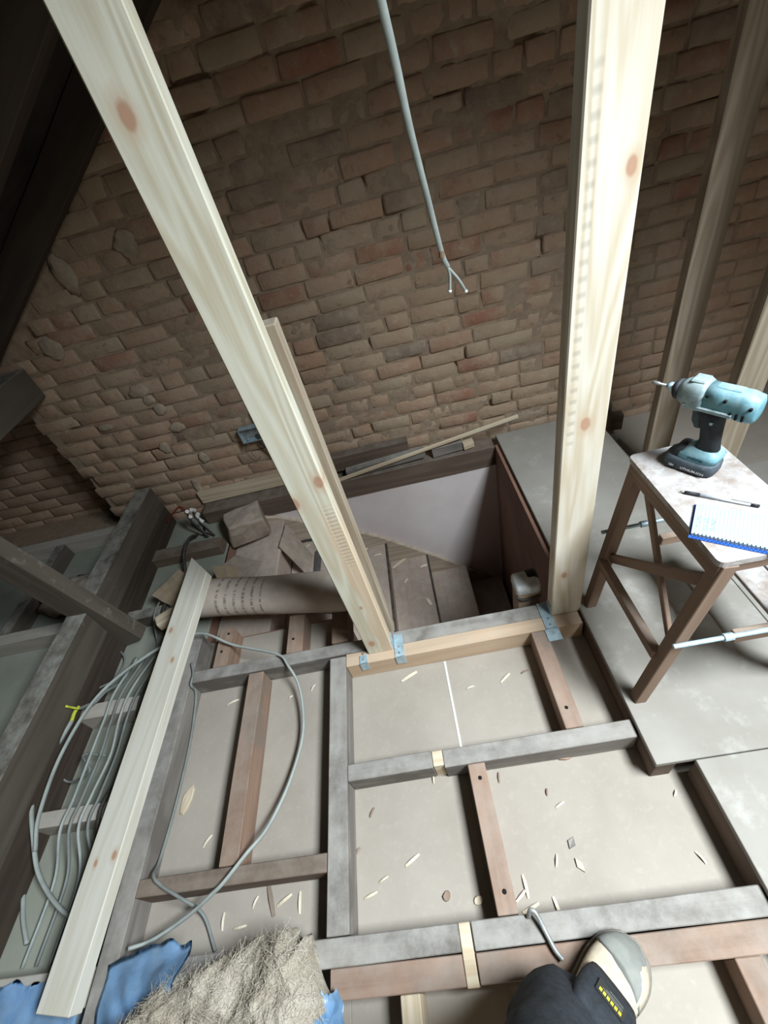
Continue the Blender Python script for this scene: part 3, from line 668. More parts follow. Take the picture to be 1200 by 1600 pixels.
# the side that faces the camera is local +Y (left of the tool)
SIDE = Matrix.Rotation(math.pi, 4, 'Z') @ Matrix.Rotation(math.pi / 2, 4, 'X')
bm = bmesh.new(); box_bm(bm, -.040, .014, .0372, .0388, .004, .019, .001); dpart('label_panel', bm, 'blk', False, bat)
bm = bmesh.new(); box_bm(bm, .024, .046, .0372, .0388, .004, .019, .001); dpart('label_panel', bm, 'blk', False, bat)
text_part('lettering', 'LITHIUM-ION', .0088, Matrix.Translation((-.013, .0391, .0115)) @ SIDE, bat, 'print', .0001)
text_part('lettering', '18V', .0085, Matrix.Translation((.035, .0391, .0115)) @ SIDE, bat, 'print', .0001)
text_part('lettering', 'makita', .013, Matrix.Translation((-.010, .0335, .044)) @ SIDE, foot_, 'tealprint', .0002)

# ---- notebook and pen
nb = empty('notebook', (.541, .612, TZ + .0008), math.radians(-36)); tag(nb, 'spiral notebook with blue cover open at a ruled page on the bench', 'notebook')
def npart(name, bm, mat): o = link(name, bm_to(bm, name), mat); o.parent = nb; return o
bm = bmesh.new(); box_bm(bm, 0, .148, -.004, .104, 0, .0015); npart('cover', bm, 'cover')
bm = bmesh.new(); box_bm(bm, .003, .146, .004, .102, .0016, .0075); npart('page_block', bm, 'page')
bm = bmesh.new(); box_bm(bm, .003, .146, .004, .102, .0076, .0080); npart('ruled_page', bm, 'ruled')
for k in range(20):
    x = .008 + k * .007; bm = bmesh.new()
    pts = [Vector((x + .001 * math.sin(a), .003 + .006 * math.cos(a), .0045 + .0055 * math.sin(a))) for a in [2 * math.pi * i / 10 for i in range(11)]]
    tube_bm(bm, pts, .0007, 4); npart('spiral_ring', bm, 'wire')
pn = empty('pen', (.598, .741, TZ + .0045), math.atan2(-.098, .126)); tag(pn, 'ballpoint pen with black grip lying behind the notebook', 'pen')
def ppart(name, rings, mat):
    bm = bmesh.new(); loft_bm(bm, rings); o = link(name, bm_to(bm, name), mat, smooth=True); o.parent = pn
ppart('tip', [xsec(-.004, 0, .0008, .0008, 8), xsec(.006, 0, .0022, .0022, 8)], 'steel')
ppart('grip', [xsec(.0061, 0, .0034, .0034, 10), xsec(.012, 0, .0040, .0040, 10), xsec(.036, 0, .0040, .0040, 10)], 'pen_blk')
ppart('barrel', [xsec(.0361, 0, .0036, .0036, 10), xsec(.13, 0, .0034, .0034, 10)], 'pen_clear')
ppart('end_cap', [xsec(.1301, 0, .0034, .0034, 10), xsec(.146, 0, .003, .003, 10)], 'pen_blk')
bm = bmesh.new(); box_bm(bm, .095, .14, -.0012, .0012, .0034, .0050); o = link('clip', bm_to(bm, 'clip'), 'steel'); o.parent = pn

# ================================================================== PAPER ROLL and rubbish by the stairs
rp0, rp1 = Vector((-1.12, 1.262, .087)), Vector((-.345, 1.125, .087))
rollm = frame(rp0, rp1); L = (rp1 - rp0).length
bm = bmesh.new(); rings = []; N = 26; K = 40
for i in range(N + 1):
    x = L * i / N; rg = []
    for k in range(K):
        s = k / (K - 1); a = -2.2 + s * 7.6; rr_ = .087 - .010 * s + .006 * noise.noise((x * 5, a, 2))
        dent = 1 - .10 * math.exp(-((x - .30) / .12) ** 2)
        rg.append(Vector((x + (.012 * noise.noise((a * 2, 4, i > 5)) if i in (0, N) else 0), -math.cos(a) * rr_ * 1.05, math.sin(a) * rr_ * dent)))
    rings.append(rg)
for A, B in zip(rings, rings[1:]):
    pass
V_ = [[bm.verts.new(p) for p in rg] for rg in rings]
for A, B in zip(V_, V_[1:]):
    for k in range(K - 1): bm.faces.new((A[k], A[k + 1], B[k + 1], B[k]))
bmesh.ops.recalc_face_normals(bm, faces=bm.faces)
bmesh.ops.solidify(bm, geom=list(bm.faces), thickness=.003)
roll = link('paper_roll', bm_to(bm, 'paper_roll'), 'card', mw=rollm, smooth=True); tag(roll, 'dusty printed brown paper roll lying across the joists behind the left stud', 'paper roll')
def flap(name, pts, th, mat, label, cat, group=None):
    """flat torn piece: polygon of 3D points given a thickness and a slight curl"""
    bm = bmesh.new(); P = [Vector(p) for p in pts]; n = (P[1] - P[0]).cross(P[2] - P[0]).normalized(); c_ = sum(P, Vector()) / len(P)
    a = [bm.verts.new(p - c_) for p in P]; f = bm.faces.new(a)
    bmesh.ops.subdivide_edges(bm, edges=list(bm.edges), cuts=3, use_grid_fill=True)
    for v_ in bm.verts: v_.co += n * (.008 * noise.noise((v_.co + c_) * 14)) + Vector((noise.noise(v_.co * 40 + c_), noise.noise(v_.co * 40 + c_ * 2), 0)) * .004
    bmesh.ops.solidify(bm, geom=list(bm.faces), thickness=th)
    return tag(link(name, bm_to(bm, name), mat, loc=c_), label, cat, group)
flap('cardboard_piece', [atz(238, 930, .03), atz(270, 950, .02), atz(300, 905, .13), atz(280, 890, .14)], .004, 'cardboard', 'torn pale cardboard flap poking out left of the loose timber end', 'cardboard')
bm = bmesh.new(); box_bm(bm, -.06, .03, -.03, .03, -.025, .025, .008, 2); tag(link('timber_offcut', bm_to(bm, 'timber_offcut'), 'slip', mw=Matrix.Translation((-1.255, 1.235, .026)) @ Matrix.Rotation(.5, 4, 'Z')), 'small pale block end below the torn cardboard flap', 'timber')
flap('cardboard_piece', [(-1.10, 1.40, -.166), (-.98, 1.385, -.166), (-.975, 1.46, .02), (-1.09, 1.48, .05)], .004, 'cardboard', 'small torn cardboard flap right of the loose timber end', 'cardboard')
# dusty crumpled box by the connectors
bm = bmesh.new(); box_bm(bm, -.11, .11, -.085, .085, -.07, .07, .01, 2); bmesh.ops.subdivide_edges(bm, edges=list(bm.edges), cuts=2, use_grid_fill=True)
for v_ in bm.verts: v_.co += Vector((noise.noise(v_.co * 9), noise.noise(v_.co * 9 + Vector((5, 0, 0))), noise.noise(v_.co * 9 + Vector((0, 7, 0))))) * .02
tag(link('crumpled_box', bm_to(bm, 'crumpled_box'), 'dustcard', mw=Matrix.Translation((-1.02, 1.86, -.058)) @ Matrix.Rotation(.35, 4, 'Z') @ Matrix.Rotation(.12, 4, 'Y')), 'crumpled dusty box at the stair head beside the white connectors', 'box')
flap('cardboard_piece', [(-.845, 1.72, -.15), (-.74, 1.64, -.35), (-.72, 1.80, -.35), (-.825, 1.90, -.15)], .004, 'dustcard', 'dusty folded cardboard sheet sagging over the top stair', 'cardboard')
flap('cardboard_piece', [(-1.12, 1.50, -.02), (-.95, 1.45, -.1), (-.93, 1.62, -.13), (-1.08, 1.68, -.1)], .004, 'dustcard', 'dusty cardboard scrap between the paper roll and crumpled box', 'cardboard')
def strip(pts, r, r2, mat, label, cat, name):
    return tag(link(name, tube_me(name, pts, r, 6, r2), mat, smooth=False), label, cat)
strip([(-.70, 1.42, -.36), (-.695, 1.6, -.36), (-.69, 1.83, -.36)], .022, .006, 'blacktape', 'dark flat strip lying across the upper stair tread', 'strip', 'dark_strip')
strip([(-.835, 1.88, -.31), (-.76, 1.92, -.335), (-.66, 1.90, -.345), (-.56, 1.82, -.35), (-.50, 1.66, -.545), (-.46, 1.50, -.55)], .007, .007, 'cableblk', 'black cable trailing over the upper stairs to the left stud', 'cable', 'black_cable')
strip([(-.84, 1.44, -.362), (-.70, 1.40, -.362), (-.58, 1.36, -.362)], .010, .004, 'blacktape', 'short dark strip lying along the stair edge above the paper roll', 'strip', 'dark_strip')
# shavings and scraps on the treads
sc = random.Random(5)
def chip(p, L, wd, rz, mat, label, cat, group, name='wood_shaving', th=.0025, curl=.006):
    bm = bmesh.new(); n = 4; rg = []
    for i in range(n + 1):
        s = i / n; x = -L / 2 + L * s; z = curl * math.sin(math.pi * s); w2 = wd / 2 * (.6 + .4 * math.sin(math.pi * (s * .8 + .1))); y = .12 * L * (s - .5) ** 2
        rg.append([(x, y - w2, z), (x, y + w2, z), (x, y + w2, z + th), (x, y - w2, z + th)])
    loft_bm(bm, rg); o = link(name, bm_to(bm, name), mat, mw=Matrix.Translation(p) @ Matrix.Rotation(rz, 4, 'Z')); return tag(o, label, cat, group)
for (px, py, z, L, wd, a) in ((625, 880, -.76, .12, .022, .6), (635, 908, -.76, .04, .018, .9), (662, 885, -.76, .05, .02, .2), (670, 940, -.76, .06, .022, -1.2), (570, 860, -.57, .05, .02, .4), (590, 868, -.57, .05, .015, .1), (480, 855, -.37, .05, .012, .8), (440, 875, -.37, .04, .012, 1.2), (420, 852, -.37, .035, .02, .3)):
    p = atz(px, py, z + .001); chip(p, L, wd, a, 'shave' if L > .03 else 'slip', 'pale paper or wood scrap lying on the dusty stairs', 'scrap', 'scraps on the stairs', 'scrap')
# shavings on the plasterboard
SH = [(640, 1058, .07, .4, 0), (790, 1060, .05, .6, 0), (735, 1075, .03, .2, 0), (820, 1050, .03, .3, 0), (645, 1345, .05, .5, 0), (582, 1270, .03, 1, 0), (580, 1400, .04, .3, 0), (678, 1218, .025, 1.5, 0), (780, 1215, .03, 1.4, 0), (875, 1258, .03, .4, 0), (855, 1238, .02, 1.3, 0), (870, 1345, .03, 1.2, 0), (872, 1420, .05, 1.7, 0), (822, 1385, .05, 1.6, 0), (815, 1400, .04, .6, 0), (1095, 1340, .03, 2, 0), (830, 1420, .05, .3, 0), (1055, 1240, .02, .9, 0),
      (365, 1098, .05, .3, 0), (425, 1405, .08, 1.9, 0), (470, 1410, .05, 1.6, 0), (375, 1450, .04, .1, 0), (350, 1440, .04, 1.6, 0), (445, 1408, .05, .5, 0), (325, 1315, .04, .9, 0), (400, 1410, .03, 1.1, 0), (600, 1375, .03, .4, 0), (560, 1330, .02, .8, 0), (490, 1075, .03, 1.0, 0), (455, 1090, .02, .5, 0)]
def bay(p):
    if p.y > .5: return 'just below the new header' if p.x > -.43 else 'in the far left bays'
    if p.x < -.49: return 'above the insulation' if p.y < .24 else 'in the far left bays'
    return 'left of the pinkish joist' if p.x < -.04 else 'right of the pinkish joist'
for (px, py, L, a, _) in SH:
    p = atz(px, py, PBZ + .0008); chip(p, L, max(.005, L * .16), a, 'shave' if sc.random() < .8 else 'oldpink', 'small curled wood shaving on the plasterboard ' + bay(p), 'wood shaving', 'wood shavings on the plasterboard')
for (px, py, L, W_, a, mat, lab) in ((893, 1317, .034, .022, .9, 'oldgrey', 'small grey square wood chip on the right plasterboard bay'), (906, 1352, .036, .020, 2.0, 'slip', 'small pale diamond wood chip on the right plasterboard bay'), (880, 1183, .050, .020, -.1, 'oldpink', 'small brown wood chip tucked against the long cross joist'), (698, 1400, .026, .020, 1.0, 'oldpink', 'small brown splinter lying left of the pinkish joist'), (748, 1407, .028, .02, .3, 'slip', 'tiny tan splinter against the pinkish joist'), (293, 1250, .095, .034, 1.35, 'slip', 'long torn pale wood splinter in the left bay')):
    p = atz(px, py, PBZ + .0008); bm = bmesh.new(); n = 4 if px in (893, 906) else 9; rg0 = []; rg1 = []
    for k in range(n):
        q = 2 * math.pi * k / n; kx = 1 + .3 * noise.noise((px, k * 2.0, 0)); rg0.append((L / 2 * math.cos(q) * kx, W_ / 2 * math.sin(q) * kx, 0)); rg1.append((L / 2.2 * math.cos(q) * kx, W_ / 2.3 * math.sin(q) * kx, .006 + .004 * noise.noise((k, px, 1.5))))
    loft_bm(bm, [rg0, rg1]); tag(link('wood_chip', bm_to(bm, 'wood_chip'), mat, mw=Matrix.Translation(p) @ Matrix.Rotation(a, 4, 'Z')), lab, 'wood chip')
# white filler line over the board joint
child(floor, 'joint_strip', box_me('joint_strip', -.060, -.053, .502, .838, PBZ + .0001, PBZ + .002), 'white')

# ================================================================== LOOSE TIMBER
lt = beam('loose_timber', (-1.018, 1.315, .238), (-1.192, .02, .0475), .102, .045, 'pine_loose', cut0=.085, bev=.002); tag(lt, 'long pale new timber lying loose over the left joists and paper roll', 'timber')

# ================================================================== CABLES
def cable(px, r, mat, label, z=None, n=10, name='cable', r2=None):
    pts = [atz(x, y, zz) for (x, y, zz) in px]
    return tag(link(name, tube_me(name, pts, r, 8, r2, n), mat, smooth=True), label, 'cable')
cable([(55, 1330, .0), (62, 1270, .03), (100, 1170, .05), (160, 1080, .06), (250, 1012, .058), (312, 990, .056), (365, 1008, .02), (432, 1022, .014), (450, 1040, .012), (468, 1075, -.03), (474, 1140, -.05), (455, 1215, -.05), (420, 1290, -.03), (384, 1335, .012), (350, 1378, .014), (330, 1398, .006), (295, 1430, -.025), (240, 1468, -.02), (200, 1483, .012)], .0055, 'cable', 'long grey cable looping over the left bays and the cross joist', r2=.008)
cable([(113, 1125, .03), (90, 1165, .035), (62, 1215, .035), (50, 1260, .03), (52, 1310, 0), (62, 1370, -.04), (100, 1425, -.05), (150, 1440, -.06)], .006, 'cable', 'thick grey cable with yellow sleeve curving past the noggins', r2=.009)
cable([(40, 1305, -.075), (38, 1370, -.086), (36, 1430, -.086), (42, 1475, -.086)], .006, 'cable', 'short grey cable dropping at the lower left', r2=.008)
def wcable(pts, r, mat, label, r2=None, name='cable'):
    return tag(link(name, tube_me(name, pts, r, 8, r2, 10), mat, smooth=True), label, 'cable')
for i, (lab, m_) in enumerate((('leftmost of the parallel run', 'cable'), ('second of the parallel run', 'cabledim'), ('third of the parallel run', 'cable'), ('rightmost of the parallel run', 'cabledim'))):
    x = -1.41 + .034 * i
    wcable([(x + .02 + .01 * i, 1.08, -.02), (x + .004 * i, .91, .012), (x, .80, .012), (x + .006 * (i % 3 - 1), .67, .006 - .004 * i), (x, .53, .012), (x - .005, .44, .012), (x - .02 + .01 * i, .32, -.06), (x - .04 + .012 * i, .125, -.082)], .004, m_, 'thin dusty cable lying over the noggins, ' + lab, .006)
wcable([(-1.45, 1.12, -.075), (-1.448, 1.0, -.05), (-1.448, .92, .02), (-1.462, .872, .036), (-1.49, .86, .040), (-1.522, .855, .036)], .006, 'cabledim', 'dusty grey cable bending to its stripped yellow-green end', .007)
cable([(150, 1075, -.05), (150, 1030, -.06), (175, 1010, -.07), (195, 1030, -.075), (180, 1060, -.06), (155, 1075, -.04)], .004, 'cabledim', 'small loop of grey cable behind the far noggin')
wcable([(-1.5225, .855, .036), (-1.53, .85, .055), (-1.535, .842, .095)], .0045, 'yg', 'stripped yellow-green earth sleeve on the dusty cable end', None, 'earth_sleeve')
cable([(112, 1126, .035), (117, 1112, .032), (124, 1104, .028)], .007, 'yg', 'yellow tape sleeve at the end of the thick grey cable', name='earth_sleeve')
wcable([(-1.30, 1.19, -.07), (-1.275, 1.05, -.05), (-1.268, .91, .014), (-1.266, .80, .014), (-1.272, .67, -.06), (-1.275, .53, .014), (-1.276, .44, .014), (-1.28, .3, -.07), (-1.28, .125, -.084)], .006, 'cableblk', 'dark cable running in the shade beside the loose timber')
wcable([(-1.33, 1.87, -.06), (-1.335, 1.80, -.015), (-1.335, 1.68, -.015), (-1.33, 1.55, -.08), (-1.325, 1.38, -.006), (-1.325, 1.28, -.006), (-1.325, 1.20, -.075)], .009, 'cableblk', 'thick black cable hanging from the connectors down the left bay')
wcable([(-1.375, 1.60, -.085), (-1.375, 1.38, -.013), (-1.375, 1.28, -.013), (-1.37, 1.19, -.08), (-1.36, 1.14, -.085)], .004, 'cabledim', 'thin grey cable beside the strut foot')
cable([(165, 1180, -.03), (130, 1180, -.01), (140, 1205, -.02), (108, 1222, -.06), (84, 1200, -.02), (80, 1184, -.01)], .004, 'cabledim', 'short tangled wire crossing between the grey cables')
tag(link('cable', tube_me('cable', [(-1.09, .98, .008), (-1.07, .93, .008), (-1.068, .882, .006), (-1.066, .862, -.04), (-1.066, .7, -.075), (-1.066, .5, -.078), (-1.064, .34, -.06), (-1.03, .285, .004), (-.99, .255, .009), (-.93, .225, .002), (-.89, .19, -.075), (-.84, .11, -.088)], .005, 8), 'cabledim', smooth=True), 'grey wire running down the left joist and over the dark cross joist', 'cable')
# cable hanging in front of the brick wall
hang = empty('hanging_cable', aty(690, 395, 1.05)); tag(hang, 'grey twin cable hanging before the brick wall with forked white ends', 'cable')
h0, h1 = aty(616, 90, .96), aty(668, 310, 1.01)
hp = [h0 + (h0 - h1) * 2.2, h0 + (h0 - h1) * .6, h0, aty(640, 200, .98), aty(668, 310, 1.01), aty(690, 395, 1.04), aty(700, 418, 1.05)]
child(hang, 'sheath', tube_me('sheath', hp, .0036, 8, .007, 10, rf=lambda s: 1.1 - .35 * s), 'cable', smooth=True)
for (a_, b_) in (((703, 432), (703, 455)), ((716, 436), (728, 455))):
    child(hang, 'core', tube_me('core', [hp[-1], aty(*a_, 1.05), aty(*b_, 1.05)], .0032, 8), 'cable', smooth=True)
    p = aty(*b_, 1.05); bm = bmesh.new(); bmesh.ops.create_icosphere(bm, subdivisions=2, radius=.0045); child(hang, 'end_cap', bm_to(bm, 'end_cap'), 'white', Matrix.Translation(p), True)
p = aty(690, 397, 1.04); bm = bmesh.new(); bmesh.ops.create_cone(bm, cap_ends=True, segments=10, radius1=.006, radius2=.006, depth=.012); child(hang, 'collar', bm_to(bm, 'collar'), 'brass', Matrix.Translation(p))
# metal socket box
sb = empty('socket_box', (-.80, 2.07, .36)); tag(sb, 'open metal socket back box on the brick wall behind the left stud', 'socket box')
x0, x1, z0, z1 = -.885, -.735, .345, .425
child(sb, 'back_plate', box_me('back_plate', x0, x1, 2.090, 2.0915, z0, z1), 'steel')
for (a, b_, c_, d) in ((x0, x1, z0, z0 + .002), (x0, x1, z1 - .002, z1), (x0, x0 + .002, z0 + .002, z1 - .002), (x1 - .002, x1, z0 + .002, z1 - .002)): child(sb, 'side_plate', box_me('side_plate', a, b_, 2.048, 2.0899, c_, d), 'galv')
for k, dx in enumerate((0, .014)): child(sb, 'tail_cable', tube_me('tail_cable', [(-.80 + dx, 2.07, .375), (-.795 + dx, 2.055, .33), (-.775 + dx, 2.06, .25), (-.755 + dx, 2.07, .17), (-.755 + dx, 2.078, .10)], .006, 8), 'cableblk', smooth=True)
child(sb, 'earth_wire', tube_me('earth_wire', [(-.86, 2.07, .37), (-.87, 2.05, .30), (-.865, 2.07, .22), (-.84, 2.07, .23)], .002, 6), 'brass')
# white connectors
cn = empty('connector_bundle', (-1.27, 1.98, -.09)); tag(cn, 'bundle of white wire connectors on black cables at the brick foot', 'connector')
for (px, py) in ((292, 800), (301, 797), (308, 806), (297, 808), (313, 813)):
    p = aty(px, py, 1.93); bm = bmesh.new(); bmesh.ops.create_cone(bm, cap_ends=True, segments=10, radius1=.013, radius2=.011, depth=.036); child(cn, 'connector', bm_to(bm, 'connector'), 'white', Matrix.Translation(p) @ Matrix.Rotation(sc.uniform(-.8, .8), 4, 'X') @ Matrix.Rotation(sc.uniform(-.8, .8), 4, 'Y'))
    child(cn, 'tail', tube_me('tail', [p, p + Vector((.0, -.02, -.05)), Vector((-1.25 + sc.uniform(-.05, .05), 1.86, -.085))], .006, 6), 'cableblk')
child(cn, 'red_wire', tube_me('red_wire', [aty(292, 799, 1.94), aty(280, 792, 1.97), aty(268, 806, 1.98), aty(262, 815, 1.98)], .004, 6), 'red')

# bits in the far right gap
wbeam('timber_offcut', (.93, 1.99, .048), (1.12, 1.955, .048), .05, .09, 'old', 'dark timber end beyond the right stud at the brick foot', 'timber')
wbeam('timber_offcut', (.93, 2.045, .075), (1.09, 2.025, .075), .035, .05, 'oldgrey', 'small pale timber end lying against the brick behind the right stud', 'timber')
for dx, lab in ((0, 'pale pipe in the gap beyond the floor boarding, left one'), (.035, 'pale pipe in the gap beyond the floor boarding, right one')):
    tag(link('pipe', tube_me('pipe', [(1.035 + dx, 1.86, -.05), (1.045 + dx, 1.70, -.05), (1.05 + dx, 1.45, -.05)], .009, 8), 'cable', smooth=True), lab, 'pipe')
# fuzzy lump by the strut
bm = bmesh.new(); bmesh.ops.create_icosphere(bm, subdivisions=4, radius=1)
for v_ in bm.verts:
    k = 1 + .35 * noise.noise(v_.co * 2.2) + .15 * noise.noise(v_.co * 6); v_.co = Vector((v_.co.x * .19 * k, v_.co.y * .12 * k, v_.co.z * .06 * k))
tag(link('insulation_scrap', bm_to(bm, 'insulation_scrap'), 'dustcard', loc=(-1.95, 1.57, -.025), smooth=True), 'dusty crumpled insulation scrap in the dark left of the strut', 'insulation')

# ================================================================== INSULATION
ins = empty('insulation_batt', (-.74, -.1, 0)); tag(ins, 'torn mineral wool insulation batt wrapped in blue plastic, bottom left', 'insulation')
bm = bmesh.new(); NXI, NYI = 130, 110; g = []
def ins_top(u_, v_):
    X = -1.04 + .57 * u_; Y = -.46 + .575 * v_
    X += .17 * (1 - u_) * max(0, (v_ - .72) / .28) ** 1.2
    X += .03 * noise.noise((v_ * 5, 1, 0)) * (1 if u_ > .5 else -1) - .07 * max(0, u_ - .75) * max(0, v_ - .8) * 16; Y += .035 * noise.noise((u_ * 6, 3, 0)) * v_ - .10 * max(0, .55 - u_) * v_
    e = min(u_, 1 - u_, 1 - v_, .3) / .13; e = min(1, max(0, e)); e = math.sqrt(1 - (1 - e) ** 2)
    z = .006 + e * (.115 + .045 * noise.noise((X * 8, Y * 8, 2)) + .030 * noise.noise((X * 17 + Y * 9, Y * 17 - X * 9, 5)) + .016 * noise.noise((X * 45, Y * 45, 8)) + .006 * noise.noise((X * 110, Y * 110, 8)))
    return Vector((X, Y, z))
for j in range(NYI + 1): g.append([bm.verts.new(ins_top(i / NXI, j / NYI)) for i in range(NXI + 1)])
for j in range(NYI):
    for i in range(NXI): bm.faces.new((g[j][i], g[j][i + 1], g[j + 1][i + 1], g[j + 1][i]))
per = [g[0][i] for i in range(NXI + 1)] + [g[j][NXI] for j in range(1, NYI + 1)] + [g[NYI][i] for i in range(NXI - 1, -1, -1)] + [g[j][0] for j in range(NYI - 1, 0, -1)]
lo = [bm.verts.new((p.co.x, p.co.y, .001)) for p in per]
for k in range(len(per)): bm.faces.new((per[k], lo[k], lo[(k + 1) % len(per)], per[(k + 1) % len(per)]))
child(ins, 'wool', bm_to(bm, 'wool'), 'wool', smooth=True)
bm = bmesh.new(); ri = random.Random(11)
for k in range(5000):
    u_, v_ = ri.uniform(.02, .98), ri.uniform(.15, .995); p = ins_top(u_, v_); a = ri.gauss(.9, .9); d = Vector((math.cos(a), math.sin(a), 0)); Lf = ri.uniform(.015, .06); wf = ri.uniform(.0001, .0005)
    s_ = Vector((-d.y, d.x, 0)) * wf; up_ = ri.uniform(.0, .010); pr = None
    for i in range(4):
        q = (i / 3 - .5); c_ = p + d * (Lf * q) + Vector((0, 0, .003 + up_ * (1 - 4 * q * q))) + Vector((-d.y, d.x, 0)) * (.012 * q * q * ri.choice((-1, 1)))
        cur = (bm.verts.new(c_ - s_), bm.verts.new(c_ + s_))
        if pr: bm.faces.new((pr[0], pr[1], cur[1], cur[0]))
        pr = cur
o = child(ins, 'fibre', bm_to(bm, 'fibre'), 'wool2'); o['kind'] = 'stuff'
def sheet_mesh(name, fn, nu, nv, th=.0012):
    bm = bmesh.new(); g = [[bm.verts.new(fn(i / nu, j / nv)) for i in range(nu + 1)] for j in range(nv + 1)]
    for j in range(nv):
        for i in range(nu): bm.faces.new((g[j][i], g[j][i + 1], g[j + 1][i + 1], g[j + 1][i]))
    bmesh.ops.solidify(bm, geom=list(bm.faces), thickness=th); return bm_to(bm, name)
def blue_left(u_, v_):                   # from under the loose timber up the batt's left flank
    X = -1.43 + .52 * u_; Y = -.4 + .53 * v_ - .03 * (1 - u_) + .02 * noise.noise((u_ * 5, 0, 1))
    z = (-.085 if X < -1.15 else -.085) + .0
    f = min(1, max(0, (X + 1.13) / .1)); zb = -.07 * (1 - f) + .012 * f + .055 * max(0, (X + 1.04) / .13)
    zb = min(zb, -.004) if -1.28 < X < -1.06 else zb
    zz = zb + .012 * noise.noise((X * 14, Y * 14, 4)) * (0 if -1.28 < X < -1.06 else 1)
    if -1.16 < X < -1.06: zz = max(zz, .0015)
    return Vector((X, Y, zz if X > -1.16 else -.03 + .01 * noise.noise((X * 14, Y * 14, 4))))
def blue_l2(u_, v_):
    X = -1.10 + .26 * u_ + .02 * noise.noise((v_ * 6, 1, 3)); Y = -.4 + .515 * v_ + .03 * noise.noise((u_ * 5, 2, 1)) * v_ + .025 * u_ - .05 * (u_ - .5) ** 2
    return Vector((X, Y, .005 + .075 * u_ ** 1.3 * (1 - .6 * max(0, v_ - .85) / .15) + .03 * abs(noise.noise((X * 12 + Y * 8, Y * 10, 4))) * min(1, u_ * 3)))
def blue_l3(u_, v_):
    X = -1.45 + .29 * u_; Y = -.4 + .49 * v_ + .02 * noise.noise((u_ * 7, 5, 1))
    return Vector((X, Y, -.012 + .006 * abs(noise.noise((X * 20, Y * 20, 4)))))
child(ins, 'blue_plastic', sheet_mesh('blue_plastic', blue_l2, 30, 40), 'blue', smooth=True)
child(ins, 'blue_plastic', sheet_mesh('blue_plastic', blue_l3, 24, 40), 'blue', smooth=True)
def blue_r(u_, v_):
    X = -.49 + (.085 - .05 * v_) * u_ * (1 + .3 * math.sin(v_ * 9)); Y = -.4 + .405 * v_ + .02 * noise.noise((u_ * 6, 1, 7))
    return Vector((X + .012 * noise.noise((v_ * 14, u_ * 3, 1)), Y, .07 - .06 * u_ + .018 * noise.noise((X * 40, Y * 24, 4))))
child(ins, 'blue_plastic', sheet_mesh('blue_plastic', blue_r, 14, 50), 'blue', smooth=True)

# ================================================================== PERSON: one booted foot and trouser leg
pe = empty('person', (.10, -.03, 0)); tag(pe, 'person standing at the bottom edge in black trousers and dusty boot', 'person')
BX, BYC = -.04, -.012                        # heel x, boot centreline y
BM = Matrix.Translation((.19, BYC, 0)) @ Matrix.Rotation(math.radians(32), 4, 'Z') @ Matrix.Translation((-.19, -BYC, 0))
def boot_sec(s):
    """s 0 heel .. 1 toe -> half width, top height"""
    L_ = .30; x = BX + L_ * s
    wdt = .034 + .012 * math.sin(min(1, s / .25) * math.pi / 2) + .012 * math.exp(-((s - .72) / .2) ** 2)
    if s > .8: wdt *= math.sqrt(max(.0, 1 - ((s - .8) / .2) ** 2)) * .98 + .02
    if s < .06: wdt *= .7 + .3 * s / .06
    if s < .42: h = .135
    elif s < .62: h = .135 - (.135 - .085) * ((s - .42) / .2)
    else: h = .085 - .02 * ((s - .62) / .38) - (.045 * ((s - .85) / .15) ** 2 if s > .85 else 0)
    return x, wdt, h
bm = bmesh.new(); rings = []
for i in range(25):
    s = i / 24; x, wd, h = boot_sec(s); rg = []
    for k in range(20):
        a = 2 * math.pi * k / 20; c_, s_ = math.cos(a), math.sin(a); yy = wd * math.copysign(abs(c_) ** .75, c_); zz = .022 + (h - .022) * (.5 + .5 * math.copysign(abs(s_) ** .8, s_))
        rg.append((x, BYC + yy, zz))
    rings.append(rg)
loft_bm(bm, rings); child(pe, 'boot', bm_to(bm, 'boot'), 'boot', BM, True)['label'] = 'dusty tan work boot'
bm = bmesh.new(); rings = []
for i in range(25):
    s = i / 24; x, wd, h = boot_sec(s); x = BX - .004 + .312 * s; wd = wd + .006
    rings.append([(x, BYC - wd, .001), (x, BYC + wd, .001), (x, BYC + wd, .021), (x, BYC + wd - .003, .024), (x, BYC - wd + .003, .024), (x, BYC - wd, .021)])
loft_bm(bm, rings); child(pe, 'sole', bm_to(bm, 'sole'), 'sole', BM)
# grey rubber toe cap, a thin shell over the front of the boot
bm = bmesh.new(); rings = []
for i in range(11):
    s = .80 + .2 * i / 10; x, wd, h = boot_sec(s); wd += .0035; h += .0035; rg = []
    for k in range(20):
        a = 2 * math.pi * k / 20; c_, s_ = math.cos(a), math.sin(a); yy = wd * math.copysign(abs(c_) ** .75, c_)
        sh = -.035 * (max(0, -c_)) if i == 0 else -.035 * max(0, -c_) * (1 - i / 10)
        rg.append((x + .004 * (i / 10) + sh, BYC + yy, .022 + (h - .022) * (.5 + .5 * math.copysign(abs(s_) ** .8, s_))))
    rings.append(rg)
loft_bm(bm, rings); child(pe, 'toe_cap', bm_to(bm, 'toe_cap'), 'bootgrey', BM, True)
